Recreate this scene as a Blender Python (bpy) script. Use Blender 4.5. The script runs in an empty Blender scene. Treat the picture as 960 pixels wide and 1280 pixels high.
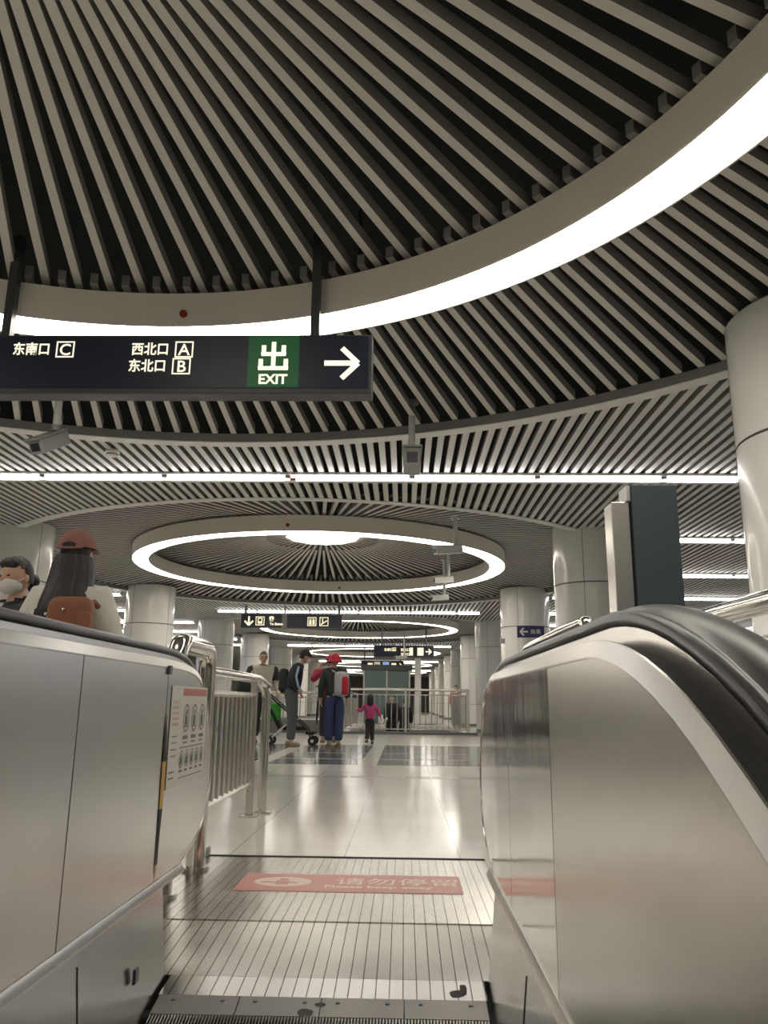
import bpy, bmesh, math, random
from mathutils import Vector, Matrix
random.seed(7)
PI = math.pi
S = bpy.context.scene
COL = S.collection

# ------------------------------------------------------------------ materials
def mat(name, base, rough=.5, metal=0., emit=None, es=0., bump=None, spec=None, alpha=None, var=None, trans=0., coat=0.):
    m = bpy.data.materials.new(name); m.use_nodes = True
    nt = m.node_tree; b = nt.nodes['Principled BSDF']
    b.inputs['Base Color'].default_value = (*base, 1)
    b.inputs['Roughness'].default_value = rough
    b.inputs['Metallic'].default_value = metal
    if spec is not None: b.inputs['Specular IOR Level'].default_value = spec
    if coat: b.inputs['Coat Weight'].default_value = coat; b.inputs['Coat Roughness'].default_value = .08
    if trans: b.inputs['Transmission Weight'].default_value = trans
    if emit:
        b.inputs['Emission Color'].default_value = (*emit, 1); b.inputs['Emission Strength'].default_value = es
    if var or bump:
        tc = nt.nodes.new('ShaderNodeTexCoord')
        mp = nt.nodes.new('ShaderNodeMapping'); nt.links.new(tc.outputs['Object'], mp.inputs[0])
        nz = nt.nodes.new('ShaderNodeTexNoise'); nt.links.new(mp.outputs[0], nz.inputs['Vector'])
        nz.inputs['Detail'].default_value = 4
    if var:                                    # var = (scale xyz, colour amount, roughness amount)
        mp.inputs['Scale'].default_value = var[0]; nz.inputs['Scale'].default_value = 1
        r = nt.nodes.new('ShaderNodeMapRange'); nt.links.new(nz.outputs[0], r.inputs[0])
        r.inputs[1].default_value = .2; r.inputs[2].default_value = .8
        r.inputs[3].default_value = 1 - var[1]; r.inputs[4].default_value = 1 + var[1] * .4
        mx = nt.nodes.new('ShaderNodeVectorMath'); mx.operation = 'SCALE'
        mx.inputs[0].default_value = base; nt.links.new(r.outputs[0], mx.inputs['Scale'])
        nt.links.new(mx.outputs[0], b.inputs['Base Color'])
        r2 = nt.nodes.new('ShaderNodeMapRange'); nt.links.new(nz.outputs[0], r2.inputs[0])
        r2.inputs[1].default_value = 0; r2.inputs[2].default_value = 1
        r2.inputs[3].default_value = max(.02, rough - var[2]); r2.inputs[4].default_value = rough + var[2]
        nt.links.new(r2.outputs[0], b.inputs['Roughness'])
    if bump:                                   # bump = (scale xyz, strength, distance)
        if not var: mp.inputs['Scale'].default_value = bump[0]; nz.inputs['Scale'].default_value = 1
        bp = nt.nodes.new('ShaderNodeBump'); bp.inputs['Strength'].default_value = bump[1]
        bp.inputs['Distance'].default_value = bump[2]
        nt.links.new(nz.outputs[0], bp.inputs['Height']); nt.links.new(bp.outputs[0], b.inputs['Normal'])
    return m

M = {}
M['slat'] = mat('slat_paint', (.66, .65, .62), .55)
M['slat_dome'] = mat('dome_slat_paint', (.62, .60, .56), .6)
M['slat_shade'] = mat('slat_shade_paint', (.27, .26, .245), .7)  # slat sides: shade in the gaps put into the colour, bottoms stay light
M['void'] = mat('plenum_black', (.05, .055, .055), .95, spec=.1)
M['trim'] = mat('rim_grey', (.24, .24, .24), .6)
M['flange'] = mat('flange_light', (.74, .73, .70), .45)
M['fascia'] = mat('ring_fascia', (.80, .765, .69), .5)
M['lip'] = mat('ring_lip', (.45, .40, .32), .5)
M['column'] = mat('column_enamel', (.76, .755, .725), .22, coat=.25, var=((.6, .6, .5), .06, .05))
M['colseam'] = mat('column_seam', (.08, .08, .08), .8)
M['steel'] = mat('brushed_steel', (.60, .585, .55), .27, 1., var=((1.2, 1.2, 3.), .05, .0), bump=None)
M['panel'] = mat('panel_steel', (.70, .68, .64), .27, 1., var=((.8, 2.2, .5), .07, .0), bump=((1, 1, 1), .10, .03))
M['mirror'] = mat('mirror_panel_steel', (.66, .65, .62), .11, 1., bump=((1.2, 3., 1.6), .10, .04))
M['polish'] = mat('polished_steel', (.72, .70, .66), .10, 1.)
M['dsteel'] = mat('worn_steel', (.42, .41, .39), .38, 1., var=((5, 2, 5), .2, .0))
M['skirt'] = mat('skirt_steel', (.50, .49, .47), .22, 1., var=((1.5, 2, 2), .12, .0))
M['rubber'] = mat('black_rubber', (.018, .018, .019), .32)
M['black'] = mat('black_matte', (.012, .012, .013), .6)
M['navy'] = mat('sign_navy', (.012, .019, .042), .35)
M['signframe'] = mat('sign_frame', (.075, .077, .082), .4, .3)
M['green'] = mat('sign_green', (.012, .095, .035), .4, emit=(.012, .12, .04), es=.12)
M['glow'] = mat('sign_glow', (.9, .85, .7), .4, emit=(1., .92, .72), es=.40)
M['glowdim'] = mat('sign_glow_far', (.9, .85, .7), .4, emit=(1., .88, .58), es=.36)
M['signgrey'] = mat('sign_side_grey', (.20, .20, .20), .5)
M['slate'] = mat('slate_blue_panel', (.062, .080, .098), .45, .3)
M['camgrey'] = mat('camera_grey', (.27, .27, .26), .4)
M['camlight'] = mat('camera_light', (.62, .62, .60), .4)
M['lens'] = mat('camera_glass', (.012, .012, .025), .35)
M['red'] = mat('red_enamel', (.30, .015, .01), .4)
M['orange'] = mat('orange_tag', (.7, .07, .03), .5)
M['paper'] = mat('placard_white', (.66, .65, .60), .45)
M['ink'] = mat('placard_ink', (.16, .16, .15), .6)
M['pink'] = mat('placard_pink', (.62, .42, .40), .6)
M['salmon'] = mat('placard_red', (.52, .20, .17), .5)
M['sticker'] = mat('floor_sticker', (.55, .22, .18), .35, var=((3, 8, 3), .12, .06))
M['stickerw'] = mat('sticker_letter', (.72, .58, .48), .4)
M['yellow'] = mat('yellow_tape', (.55, .36, .08), .5)
M['granite'] = mat('granite_kerb', (.16, .155, .145), .4, var=((20, 20, 20), .2, .05))
M['stone'] = mat('brown_stone', (.13, .105, .09), .5)
M['glass'] = mat('tinted_glass', (.30, .42, .40), .08, trans=.6)
M['wall'] = mat('wall_panel', (.50, .49, .46), .35)
M['blue'] = mat('blue_lightbox', (.1, .16, .35), .3, emit=(.32, .45, .85), es=.3)
M['purple'] = mat('sign_purple', (.03, .025, .10), .4)
M['skin'] = mat('skin', (.50, .30, .21), .5)
M['hair'] = mat('black_hair', (.012, .010, .010), .5, bump=((60, 60, 4), .5, .01))
M['cloth_grey'] = mat('grey_trousers', (.085, .095, .095), .85)
M['cloth_navy'] = mat('navy_jacket', (.012, .016, .028), .75)
M['cloth_blue'] = mat('pale_blue_stripe', (.28, .38, .46), .7)
M['cloth_dgreen'] = mat('dark_green_jacket', (.028, .036, .032), .8)
M['cloth_jean'] = mat('blue_jeans', (.030, .045, .12), .85)
M['cloth_red'] = mat('red_cloth', (.42, .012, .03), .75)
M['cloth_wine'] = mat('wine_red_cloth', (.30, .015, .05), .75)
M['cloth_pink'] = mat('magenta_jacket', (.40, .045, .17), .75)
M['cloth_dark'] = mat('charcoal_cloth', (.022, .021, .023), .85)
M['cloth_cream'] = mat('cream_cloth', (.42, .39, .33), .85)
M['cloth_white'] = mat('white_cloth', (.62, .60, .55), .85, bump=((18, 18, 18), .4, .02))
M['cloth_rust'] = mat('rust_leather', (.22, .075, .030), .55, bump=((25, 25, 25), .3, .01))
M['cloth_cap'] = mat('dusty_pink_cap', (.27, .125, .105), .85)
M['cloth_orange'] = mat('orange_cloth', (.55, .14, .08), .8)
M['cloth_grn'] = mat('green_bag', (.04, .30, .03), .7)
M['cloth_lgrey'] = mat('light_grey_cloth', (.38, .39, .40), .8)
M['uniform'] = mat('dark_uniform', (.010, .012, .016), .8)
M['mask'] = mat('face_mask', (.60, .60, .58), .8, bump=((4, 4, 60), .3, .01))
M['gold'] = mat('gold_stripe', (.55, .42, .03), .5)
M['shoe'] = mat('dark_shoe', (.03, .028, .027), .6)
M['tan'] = mat('tan_shoe', (.20, .17, .13), .7)
M['whiteplastic'] = mat('white_plastic', (.65, .65, .63), .4)
M['dirt'] = mat('scuffed_black', (.035, .035, .034), .6)

# ring diffuser: a lit diffuser with slightly warm lamp-to-lamp variation of its own
def diffuser(name, col, es, var=.25):
    m = mat(name, (.85, .82, .75), .4, emit=col, es=es)
    nt = m.node_tree; b = nt.nodes['Principled BSDF']
    tc = nt.nodes.new('ShaderNodeTexCoord'); nz = nt.nodes.new('ShaderNodeTexNoise')
    nz.inputs['Scale'].default_value = 2.2; nz.inputs['Detail'].default_value = 3
    nt.links.new(tc.outputs['Object'], nz.inputs['Vector'])
    r = nt.nodes.new('ShaderNodeMapRange'); nt.links.new(nz.outputs[0], r.inputs[0])
    r.inputs[1].default_value = .35; r.inputs[2].default_value = .65
    r.inputs[3].default_value = es * (1 - var); r.inputs[4].default_value = es * (1 + var)
    nt.links.new(r.outputs[0], b.inputs['Emission Strength'])
    return m
M['diff'] = diffuser('ring_diffuser', (1., .93, .81), 5.4, .3)
M['difft'] = diffuser('tube_diffuser', (1., .97, .95), 5., .02)
M['diffc'] = diffuser('centre_diffuser', (1., .93, .80), 1.3, .15)

def floor_mat():
    m = mat('polished_tile', (.5, .49, .45), .13); nt = m.node_tree; b = nt.nodes['Principled BSDF']
    tc = nt.nodes.new('ShaderNodeTexCoord'); sp = nt.nodes.new('ShaderNodeSeparateXYZ')
    nt.links.new(tc.outputs['Object'], sp.inputs[0])
    def math_(op, a, bb=None, c=None):
        n = nt.nodes.new('ShaderNodeMath'); n.operation = op
        for i, v in enumerate((a, bb, c)):
            if v is None: continue
            if isinstance(v, (int, float)): n.inputs[i].default_value = v
            else: nt.links.new(v, n.inputs[i])
        return n.outputs[0]
    X, Y = sp.outputs[0], sp.outputs[1]
    jx = math_('LESS_THAN', math_('FRACT', math_('MULTIPLY', math_('ADD', X, 63.321), 1 / .63)), .007)
    jy = math_('MULTIPLY', math_('LESS_THAN', math_('FRACT', math_('MULTIPLY', math_('ADD', Y, .1), 1 / .84)), .006), .45)
    j = math_('MAXIMUM', jx, jy)
    nz = nt.nodes.new('ShaderNodeTexNoise'); nz.inputs['Scale'].default_value = 1.3; nz.inputs['Detail'].default_value = 5
    nt.links.new(tc.outputs['Object'], nz.inputs['Vector'])
    rp = nt.nodes.new('ShaderNodeValToRGB'); nt.links.new(nz.outputs[0], rp.inputs[0])
    rp.color_ramp.elements[0].position = .3; rp.color_ramp.elements[0].color = (.68, .665, .61, 1)
    rp.color_ramp.elements[1].position = .7; rp.color_ramp.elements[1].color = (.75, .735, .68, 1)
    mx = nt.nodes.new('ShaderNodeMix'); mx.data_type = 'RGBA'
    nt.links.new(j, mx.inputs[0]); nt.links.new(rp.outputs[0], mx.inputs[6]); mx.inputs[7].default_value = (.22, .21, .19, 1)
    nt.links.new(mx.outputs[2], b.inputs['Base Color'])
    return m
M['floor'] = floor_mat()
M['tiledark'] = mat('dark_tile', (.17, .175, .18), .12, var=((3, 3, 3), .15, .03))
M['tilegrey'] = mat('grey_tile', (.36, .35, .33), .25)
M['tilelight'] = mat('light_band', (.50, .49, .46), .15)

def plate_mat():
    m = mat('grooved_plate', (.60, .585, .54), .24, 1.); nt = m.node_tree; b = nt.nodes['Principled BSDF']
    tc = nt.nodes.new('ShaderNodeTexCoord'); sp = nt.nodes.new('ShaderNodeSeparateXYZ')
    nt.links.new(tc.outputs['Object'], sp.inputs[0])
    fx = nt.nodes.new('ShaderNodeMath'); fx.operation = 'MULTIPLY'; fx.inputs[1].default_value = 1 / .0425
    nt.links.new(sp.outputs[0], fx.inputs[0])
    fr = nt.nodes.new('ShaderNodeMath'); fr.operation = 'FRACT'; nt.links.new(fx.outputs[0], fr.inputs[0])
    lt = nt.nodes.new('ShaderNodeMath'); lt.operation = 'LESS_THAN'; lt.inputs[1].default_value = .085
    nt.links.new(fr.outputs[0], lt.inputs[0])
    nz = nt.nodes.new('ShaderNodeTexNoise'); nz.inputs['Scale'].default_value = 3.; nz.inputs['Detail'].default_value = 6
    nt.links.new(tc.outputs['Object'], nz.inputs['Vector'])
    r = nt.nodes.new('ShaderNodeMapRange'); nt.links.new(nz.outputs[0], r.inputs[0])
    r.inputs[1].default_value = .1; r.inputs[2].default_value = .9; r.inputs[3].default_value = .14; r.inputs[4].default_value = .30
    nt.links.new(r.outputs[0], b.inputs['Roughness'])
    mul = nt.nodes.new('ShaderNodeMath'); mul.operation = 'MULTIPLY'; mul.inputs[1].default_value = .85
    nt.links.new(lt.outputs[0], mul.inputs[0])
    rp = nt.nodes.new('ShaderNodeValToRGB'); nt.links.new(nz.outputs[0], rp.inputs[0])
    rp.color_ramp.elements[0].position = .2; rp.color_ramp.elements[0].color = (.50, .49, .46, 1)
    rp.color_ramp.elements[1].position = .8; rp.color_ramp.elements[1].color = (.68, .66, .60, 1)
    mx = nt.nodes.new('ShaderNodeMix'); mx.data_type = 'RGBA'
    nt.links.new(mul.outputs[0], mx.inputs[0]); nt.links.new(rp.outputs[0], mx.inputs[6]); mx.inputs[7].default_value = (.03, .03, .028, 1)
    nt.links.new(mx.outputs[2], b.inputs['Base Color'])
    return m
M['plate'] = plate_mat()

# ------------------------------------------------------------------ helpers
def link(name, bm, m, parent=None, smooth=False, loc=None, rot=None, sharp=40):
    me = bpy.data.meshes.new(name); bmesh.ops.recalc_face_normals(bm, faces=bm.faces[:]); bm.to_mesh(me); bm.free()
    o = bpy.data.objects.new(name, me); COL.objects.link(o)
    for k in (m if isinstance(m, (list, tuple)) else [m]): me.materials.append(k)
    if smooth:
        for p in me.polygons: p.use_smooth = True
        me.set_sharp_from_angle(angle=math.radians(sharp))
    if parent is not None: o.parent = parent
    if loc: o.location = loc
    if rot: o.rotation_euler = rot
    return o
def B(): return bmesh.new()
def box(bm, x0, x1, y0, y1, z0, z1, mi=0):
    v = [bm.verts.new(p) for p in ((x0,y0,z0),(x1,y0,z0),(x1,y1,z0),(x0,y1,z0),(x0,y0,z1),(x1,y0,z1),(x1,y1,z1),(x0,y1,z1))]
    for f in ((0,3,2,1),(4,5,6,7),(0,1,5,4),(1,2,6,5),(2,3,7,6),(3,0,4,7)):
        F = bm.faces.new([v[i] for i in f]); F.material_index = mi
    return v
def bevel(bm, w, seg=2):
    bmesh.ops.bevel(bm, geom=bm.edges[:], offset=w, segments=seg, affect='EDGES', profile=.5); return bm
def tube(bm, pts, r, n=12, cap=True, mi=0):
    pts = [Vector(p) for p in pts]; rs = r if isinstance(r, (list, tuple)) else [r] * len(pts)
    rings = []; up = None
    for i, p in enumerate(pts):
        a = pts[max(i-1, 0)]; b = pts[min(i+1, len(pts)-1)]; t = (b - a).normalized()
        if up is None:
            up = Vector((0,0,1)) if abs(t.z) < .9 else Vector((0,1,0))
        u = (up - t * up.dot(t)).normalized(); w = t.cross(u); up = u
        rings.append([bm.verts.new(p + (u * math.cos(2*PI*k/n) + w * math.sin(2*PI*k/n)) * rs[i]) for k in range(n)])
    for a, b in zip(rings, rings[1:]):
        for k in range(n):
            F = bm.faces.new((a[k], a[(k+1) % n], b[(k+1) % n], b[k])); F.material_index = mi
    if cap: bm.faces.new(rings[0][::-1]).material_index = mi; bm.faces.new(rings[-1]).material_index = mi
def lathe(bm, prof, cx=0, cy=0, n=160, closed=True, mi=0):
    rings = [[bm.verts.new((cx + r*math.cos(2*PI*k/n), cy + r*math.sin(2*PI*k/n), z)) for k in range(n)] for r, z in prof]
    seq = list(zip(rings, rings[1:])) + ([(rings[-1], rings[0])] if closed else [])
    for a, b in seq:
        for k in range(n):
            bm.faces.new((a[k], a[(k+1) % n], b[(k+1) % n], b[k])).material_index = mi
def disc(bm, c, r, axis='z', n=20, sx=1, sz=1, mi=0):
    vs = []
    for k in range(n):
        a = 2*PI*k/n; u, w = r*sx*math.cos(a), r*sz*math.sin(a)
        vs.append(bm.verts.new({'z': (c[0]+u, c[1]+w, c[2]), 'y': (c[0]+u, c[1], c[2]+w), 'x': (c[0], c[1]+u, c[2]+w)}[axis]))
    bm.faces.new(vs).material_index = mi
def ball(bm, c, r, seg=16, mi=0, rot=None):
    r = r if isinstance(r, (tuple, list)) else (r, r, r)
    mtx = Matrix.Translation(c) @ (rot.to_matrix().to_4x4() if rot else Matrix.Identity(4)) @ Matrix.Diagonal((*r, 1))
    d = bmesh.ops.create_uvsphere(bm, u_segments=seg, v_segments=max(8, seg*2//3), radius=1, matrix=mtx)
    for v in d['verts']:
        for f in v.link_faces: f.material_index = mi
def thing(name, label, cat, loc=(0,0,0), rz=0, group=None):
    o = bpy.data.objects.new(name, None); COL.objects.link(o); o.empty_display_size = .1
    o.location = loc; o.rotation_euler = (0,0,rz); o['label'] = label; o['category'] = cat
    if group: o['group'] = group
    return o
def tag(o, label, cat, group=None):
    o['label'] = label; o['category'] = cat
    if group: o['group'] = group
    return o
def struct(name, bm, m, **k):
    o = link(name, bm, m, **k); o['kind'] = 'structure'; return o
def text(name, s, size, m, parent, loc, rot=(PI/2,0,0), sx=1., depth=.001, align='LEFT', bold=0.):
    cu = bpy.data.curves.new(name, 'FONT'); cu.body = s; cu.size = size; cu.extrude = depth; cu.align_x = align
    cu.offset = bold; cu.resolution_u = 3
    o = bpy.data.objects.new(name, cu); COL.objects.link(o)
    bpy.context.view_layer.update()
    dg = bpy.context.evaluated_depsgraph_get()
    me = bpy.data.meshes.new_from_object(o.evaluated_get(dg)); me.name = name
    bpy.data.objects.remove(o); bpy.data.curves.remove(cu)
    q = bpy.data.objects.new(name, me); COL.objects.link(q); me.materials.clear(); me.materials.append(m)
    q.parent = parent; q.location = loc; q.rotation_euler = rot; q.scale = (sx, 1, 1)
    return q
def skin(name, nodes, edges, m, parent, root=0, sub=2, extra=None, grow=1.):
    keys = list(nodes); idx = {k: i for i, k in enumerate(keys)}
    me = bpy.data.meshes.new(name)
    me.from_pydata([nodes[k][0] for k in keys], [(idx[a], idx[b]) for a, b in edges], [])
    o = bpy.data.objects.new(name, me); COL.objects.link(o)
    o.modifiers.new('skin', 'SKIN').use_smooth_shade = True
    if not me.skin_vertices:
        try: me.attributes.new('skin', 'SKIN', 'POINT')
        except Exception: pass
    for i, k in enumerate(keys):
        r = nodes[k][1]; r = r if isinstance(r, tuple) else (r, r)
        sv = me.skin_vertices[0].data[i]; sv.radius = (r[0]*grow, r[1]*grow); sv.use_root = (i == root)
    s = o.modifiers.new('sub', 'SUBSURF'); s.levels = sub; s.render_levels = sub
    bpy.context.view_layer.update()
    dg = bpy.context.evaluated_depsgraph_get()
    nm = bpy.data.meshes.new_from_object(o.evaluated_get(dg)); nm.name = name
    bpy.data.objects.remove(o)
    if extra:
        bm = B(); bm.from_mesh(nm); extra(bm); bm.to_mesh(nm); bm.free()
    nm.materials.clear()
    for k in (m if isinstance(m, (list, tuple)) else [m]): nm.materials.append(k)
    for p in nm.polygons: p.use_smooth = True
    q = bpy.data.objects.new(name, nm); COL.objects.link(q); q.parent = parent
    return q

# ------------------------------------------------------------------ constants measured for the hall
CX = -1.54; DY = [1.667 + 12.87*i for i in range(-1, 6)]; RR = 5.34
ZC = 3.178; RO, RI = 3.38, 3.09; ZR0, ZR1 = 3.22, 3.456
COLX = (2.66, -5.68); COLY = [4.8 + 6.4*i for i in range(0, 11)]
XW0, XW1, YW0, YW1 = -12.5, 9.4, -17., 76.

# ------------------------------------------------------------------ floor, walls
bm = B()
def fq(x0, x1, y0, y1, z=0.): box(bm, x0, x1, y0, y1, z-.15, z)
EX0, EX1, EYF = -1.115, .44, 4.62
HX0, HX1, HY0, HY1 = -1.62, 1.66, 22.12, 30.
fq(XW0, EX0, YW0, EYF); fq(EX1, XW1, YW0, EYF)
fq(XW0, XW1, EYF, HY0); fq(XW0, HX0, HY0, HY1); fq(HX1, XW1, HY0, HY1); fq(XW0, XW1, HY1, YW1)
struct('floor', bm, M['floor'])
bm = B()                                            # dark inlaid tile fields and the light bands that cross them
for a, b_ in ((-1.86, -.60), (-.36, 2.3), (-4.4, -2.1)):
    for c, d in ((11.15, 12.2), (12.32, 13.6), (13.72, 16.2)): box(bm, a, b_, c, d, -.01, .002)
struct('floor_inlay', bm, M['tiledark'])
bm = B()
for k in range(-12, 16): box(bm, -1.221 + .3085*k, -1.221 + .3085*k + .285, 9.28, 9.52, -.01, .002)
struct('floor_inlay', bm, M['tilegrey'])
bm = B()
for k in range(26): box(bm, HX0, HX1, HY1 - .3*(k+1), HY1 - .3*k, -4.6, -.16*(k+1))
struct('floor', bm, M['granite'])
bm = B(); box(bm, HX0-.1, HX0, HY0, HY1, -4, -.15); box(bm, HX1, HX1+.1, HY0, HY1, -4, -.15); box(bm, HX0-.1, HX1+.1, HY0-.1, HY0, -4, -.15)
struct('wall_stairwell', bm, M['stone'])
bm = B(); box(bm, XW0-.2, XW0, YW0, YW1, 0, 3.6); struct('wall_left', bm, M['wall'])
bm = B(); box(bm, XW1, XW1+.2, YW0, YW1, 0, 3.6); struct('wall_right', bm, M['wall'])
bm = B(); box(bm, XW0-.2, XW1+.2, YW1, YW1+.2, 0, 3.6); struct('wall_back', bm, M['stone'])
bm = B(); box(bm, XW0-.2, XW1+.2, YW0-.2, YW0, -5, 3.6); struct('wall_front', bm, M['wall'])
bm = B(); box(bm, XW0-.2, XW1+.2, YW0, YW1, 4.7, 4.8); struct('ceiling', bm, M['void'])
bm = B()                                            # escalator pit sides
box(bm, EX0-.1, EX0, YW0, EYF, -5, -.15); box(bm, EX1, EX1+.1, YW0, EYF, -5, -.15)
struct('wall_pit', bm, M['stone'])

# ------------------------------------------------------------------ ceiling: straight slats outside the circles
bm = B(); P = .110; W = .058
k0 = int((XW0 - CX)/P); k1 = int((XW1 - CX)/P)
for k in range(k0, k1+1):
    x = CX + k*P; cuts = []
    if abs(x - CX) < RR + .10:
        h = math.sqrt((RR+.10)**2 - (x-CX)**2)
        cuts = [(d-h, d+h) for d in DY]
    y = YW0
    for a, b_ in cuts + [(YW1, YW1)]:
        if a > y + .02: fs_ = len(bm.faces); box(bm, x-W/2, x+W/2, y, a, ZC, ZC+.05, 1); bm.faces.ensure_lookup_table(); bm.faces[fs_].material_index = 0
        y = max(y, b_)
struct('ceiling_slats', bm, [M['slat'], M['slat_shade']])
def zs(r): return 3.90 - (3.90-3.25)*r/RR
for i, d in enumerate(DY):
    bm = B()
    for k in range(192):
        a = 2*PI*(k+.35)/192; r0 = (.42 if k % 2 == 0 else 3.115); r1 = RR - .01
        if k % 2 == 0 and k % 4: r0 = 1.05
        c, s = math.cos(a), math.sin(a); w = .0255; h = .075
        vs = []
        for r in (r0, r1):
            for dw, dz in ((-w, 0), (w, 0), (w, h), (-w, h)):
                vs.append(bm.verts.new((CX + r*c - dw*s, d + r*s + dw*c, zs(r)+dz)))
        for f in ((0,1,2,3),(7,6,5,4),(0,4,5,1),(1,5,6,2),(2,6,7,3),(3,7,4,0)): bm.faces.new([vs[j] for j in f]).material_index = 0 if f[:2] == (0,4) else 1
    struct('ceiling_slats', bm, [M['slat_dome'], M['slat_shade']])
    bm = B()
    lathe(bm, [(RR, ZC+.005), (RR+.012, ZC+.005), (RR+.012, ZC+.075), (RR, ZC+.075)], CX, d, 192)
    struct('trim_%d' % (2*i+1), bm, M['trim'], smooth=True)
    bm = B()
    lathe(bm, [(RR-.004, ZC-.012), (RR+.13, ZC-.012), (RR+.13, ZC-.002), (RR-.004, ZC-.002)], CX, d, 192)
    struct('trim_%d' % (2*i+2), bm, M['flange'], smooth=True)

# ------------------------------------------------------------------ ring lights
ORD = ['unseen behind the camera, added for its light', 'nearest, directly overhead and cut by the frame', 'second, hanging whole in mid view under a disc lamp',  # first ring is out of view, added to light the hall from behind
       'third, beyond the toilets and escalator signs', 'fourth, behind the far exit sign', 'fifth, a thin ellipse far down the hall', 'sixth and farthest']
for i, d in enumerate(DY):
    t = thing('ring_light', 'white ring light, %s' % ORD[i], 'ceiling light', (CX, d, ZR0), group='ring lights under the round ceiling recesses')
    h = ZR1 - ZR0
    bm = B()
    lathe(bm, [(RI, .0), (RI, h), (RI+.02, h), (RO-.02, h), (RO, h), (RO, .0), (RO-.012, .0), (RO-.012, .02), (RI+.012, .02), (RI+.012, .0)], 0, 0, 192)
    link('fascia', bm, M['fascia'], t, True)
    bm = B()
    lathe(bm, [(RI+.018, .018), (RI+.05, .006), ((RI+RO)/2, -.004), (RO-.05, .006), (RO-.018, .018)], 0, 0, 192, closed=False)
    link('diffuser', bm, M['diff'], t, True)
    for k in range(8):
        a = 2*PI*(k+.5)/8; bm = B(); r = (RI+RO)/2
        tube(bm, [(r*math.cos(a), r*math.sin(a), h-.01), (r*math.cos(a), r*math.sin(a), h+.62)], .012, 8)
        link('suspension_rod', bm, M['signframe'], t)
    if i in (1, 2):
        spots = [(-1.469, 'far')] if i == 1 else [(-1.694, 'near'), (-1.456, 'far')]
        for x, w in spots:
            yy = math.sqrt((RI if w == 'far' else RO)**2 - (x-CX)**2) * (1 if w == 'far' else -1)
            bm = B(); s = -1
            tube(bm, [(x-CX, yy, h*.36), (x-CX, yy-.012, h*.36)], .026, 16); link('red_button', bm, M['red'], t)
    if i > 0:
        c = thing('centre_lamp', 'shallow glowing disc lamp at the hub of the %s round ceiling recess' % ['', 'nearest', 'second', 'third', 'fourth', 'fifth', 'farthest'][i],
                  'ceiling light', (CX, d, 3.80), group='disc lamps at the hubs of the recesses')
        bm = B(); n = 96; rings = []
        for r, z in ((.02, -.03), (.3, -.025), (.6, 0), (.74, .04)):
            rings.append([bm.verts.new(((r+.02*(r > .5)*math.cos(12*2*PI*q/n))*math.cos(2*PI*q/n), (r+.02*(r > .5)*math.cos(12*2*PI*q/n))*math.sin(2*PI*q/n), z)) for q in range(n)])
        for a_, b_ in zip(rings, rings[1:]):
            for q in range(n): bm.faces.new((a_[q], a_[(q+1) % n], b_[(q+1) % n], b_[q]))
        bm.faces.new(rings[0]); link('diffuser', bm, M['diffc'], c, True)
        bm = B(); lathe(bm, [(.76, .03), (.80, .03), (.80, .12), (.05, .12), (.05, .10), (.76, .10)], 0, 0, 64)
        link('housing', bm, M['fascia'], c, True)

# ------------------------------------------------------------------ line lights
def line_light(y, x0, x1, label, joints, tags=()):
    t = thing('line_light', label, 'ceiling light', (0, y, 3.08), group='straight tube lights across the ceiling')
    bm = B(); box(bm, x0, x1, .030, .11, .020, .068); box(bm, x0, x1, -.036, .15, .070, .097); link('housing', bm, M['flange'], t)
    js = [x0] + [j for j in joints if x0 < j < x1] + [x1]
    for a, b_ in zip(js, js[1:]):
        bm = B(); box(bm, a+.035, b_-.035, -.024, .026, .018, .068); bevel(bm, .01, 2); link('light_tube', bm, M['difft'], t, True)
        bm = B(); box(bm, b_-.03, b_+.03, -.02, .02, .045, .112); link('joint', bm, M['signgrey'], t)
    for x in tags:
        bm = B(); box(bm, x-.03, x+.03, -.03, .0, .012, .04); link('tag', bm, M['orange'], t)
j1 = [-1.24 + 1.316*k for k in range(-7, 8)]
line_light(8.05, -9.2, 3.5, 'nearest long tube light line crossing the whole ceiling above the camera poles', j1, (-1.18,))
for n, y in enumerate((20.9, 33.8, 46.6, 59.5)):
    line_light(y, -4.95, 2.0, '%s cross-hall tube light line, between %s' % (['second', 'third', 'fourth', 'fifth'][n], ['the second and third rings', 'the third and fourth rings', 'the fourth and fifth rings', 'the fifth and sixth rings'][n]), [-3.887, -2.5, -1.2, .169, 1.375])
words = ['nearest', 'second', 'third', 'fourth', 'fifth', 'sixth', 'seventh', 'eighth']
for n in range(8):
    y = 11.25 + 3.22*n
    line_light(y, 3.3, 9.2, '%s short tube light line over the right side aisle' % words[n], [4.7, 6.0, 7.4, 8.7], (4.93,) if n == 0 else ((4.5,) if n == 1 else ()))
    line_light(y, -12.3, -6.4, '%s short tube light line over the left side aisle' % words[n], [-7.8, -9.1, -10.5, -11.8])
line_light(-4.8, -9.2, 9.2, 'added tube light line, unseen on the ceiling behind the escalator top', j1)  # out of view, added for light from behind the camera

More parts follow.
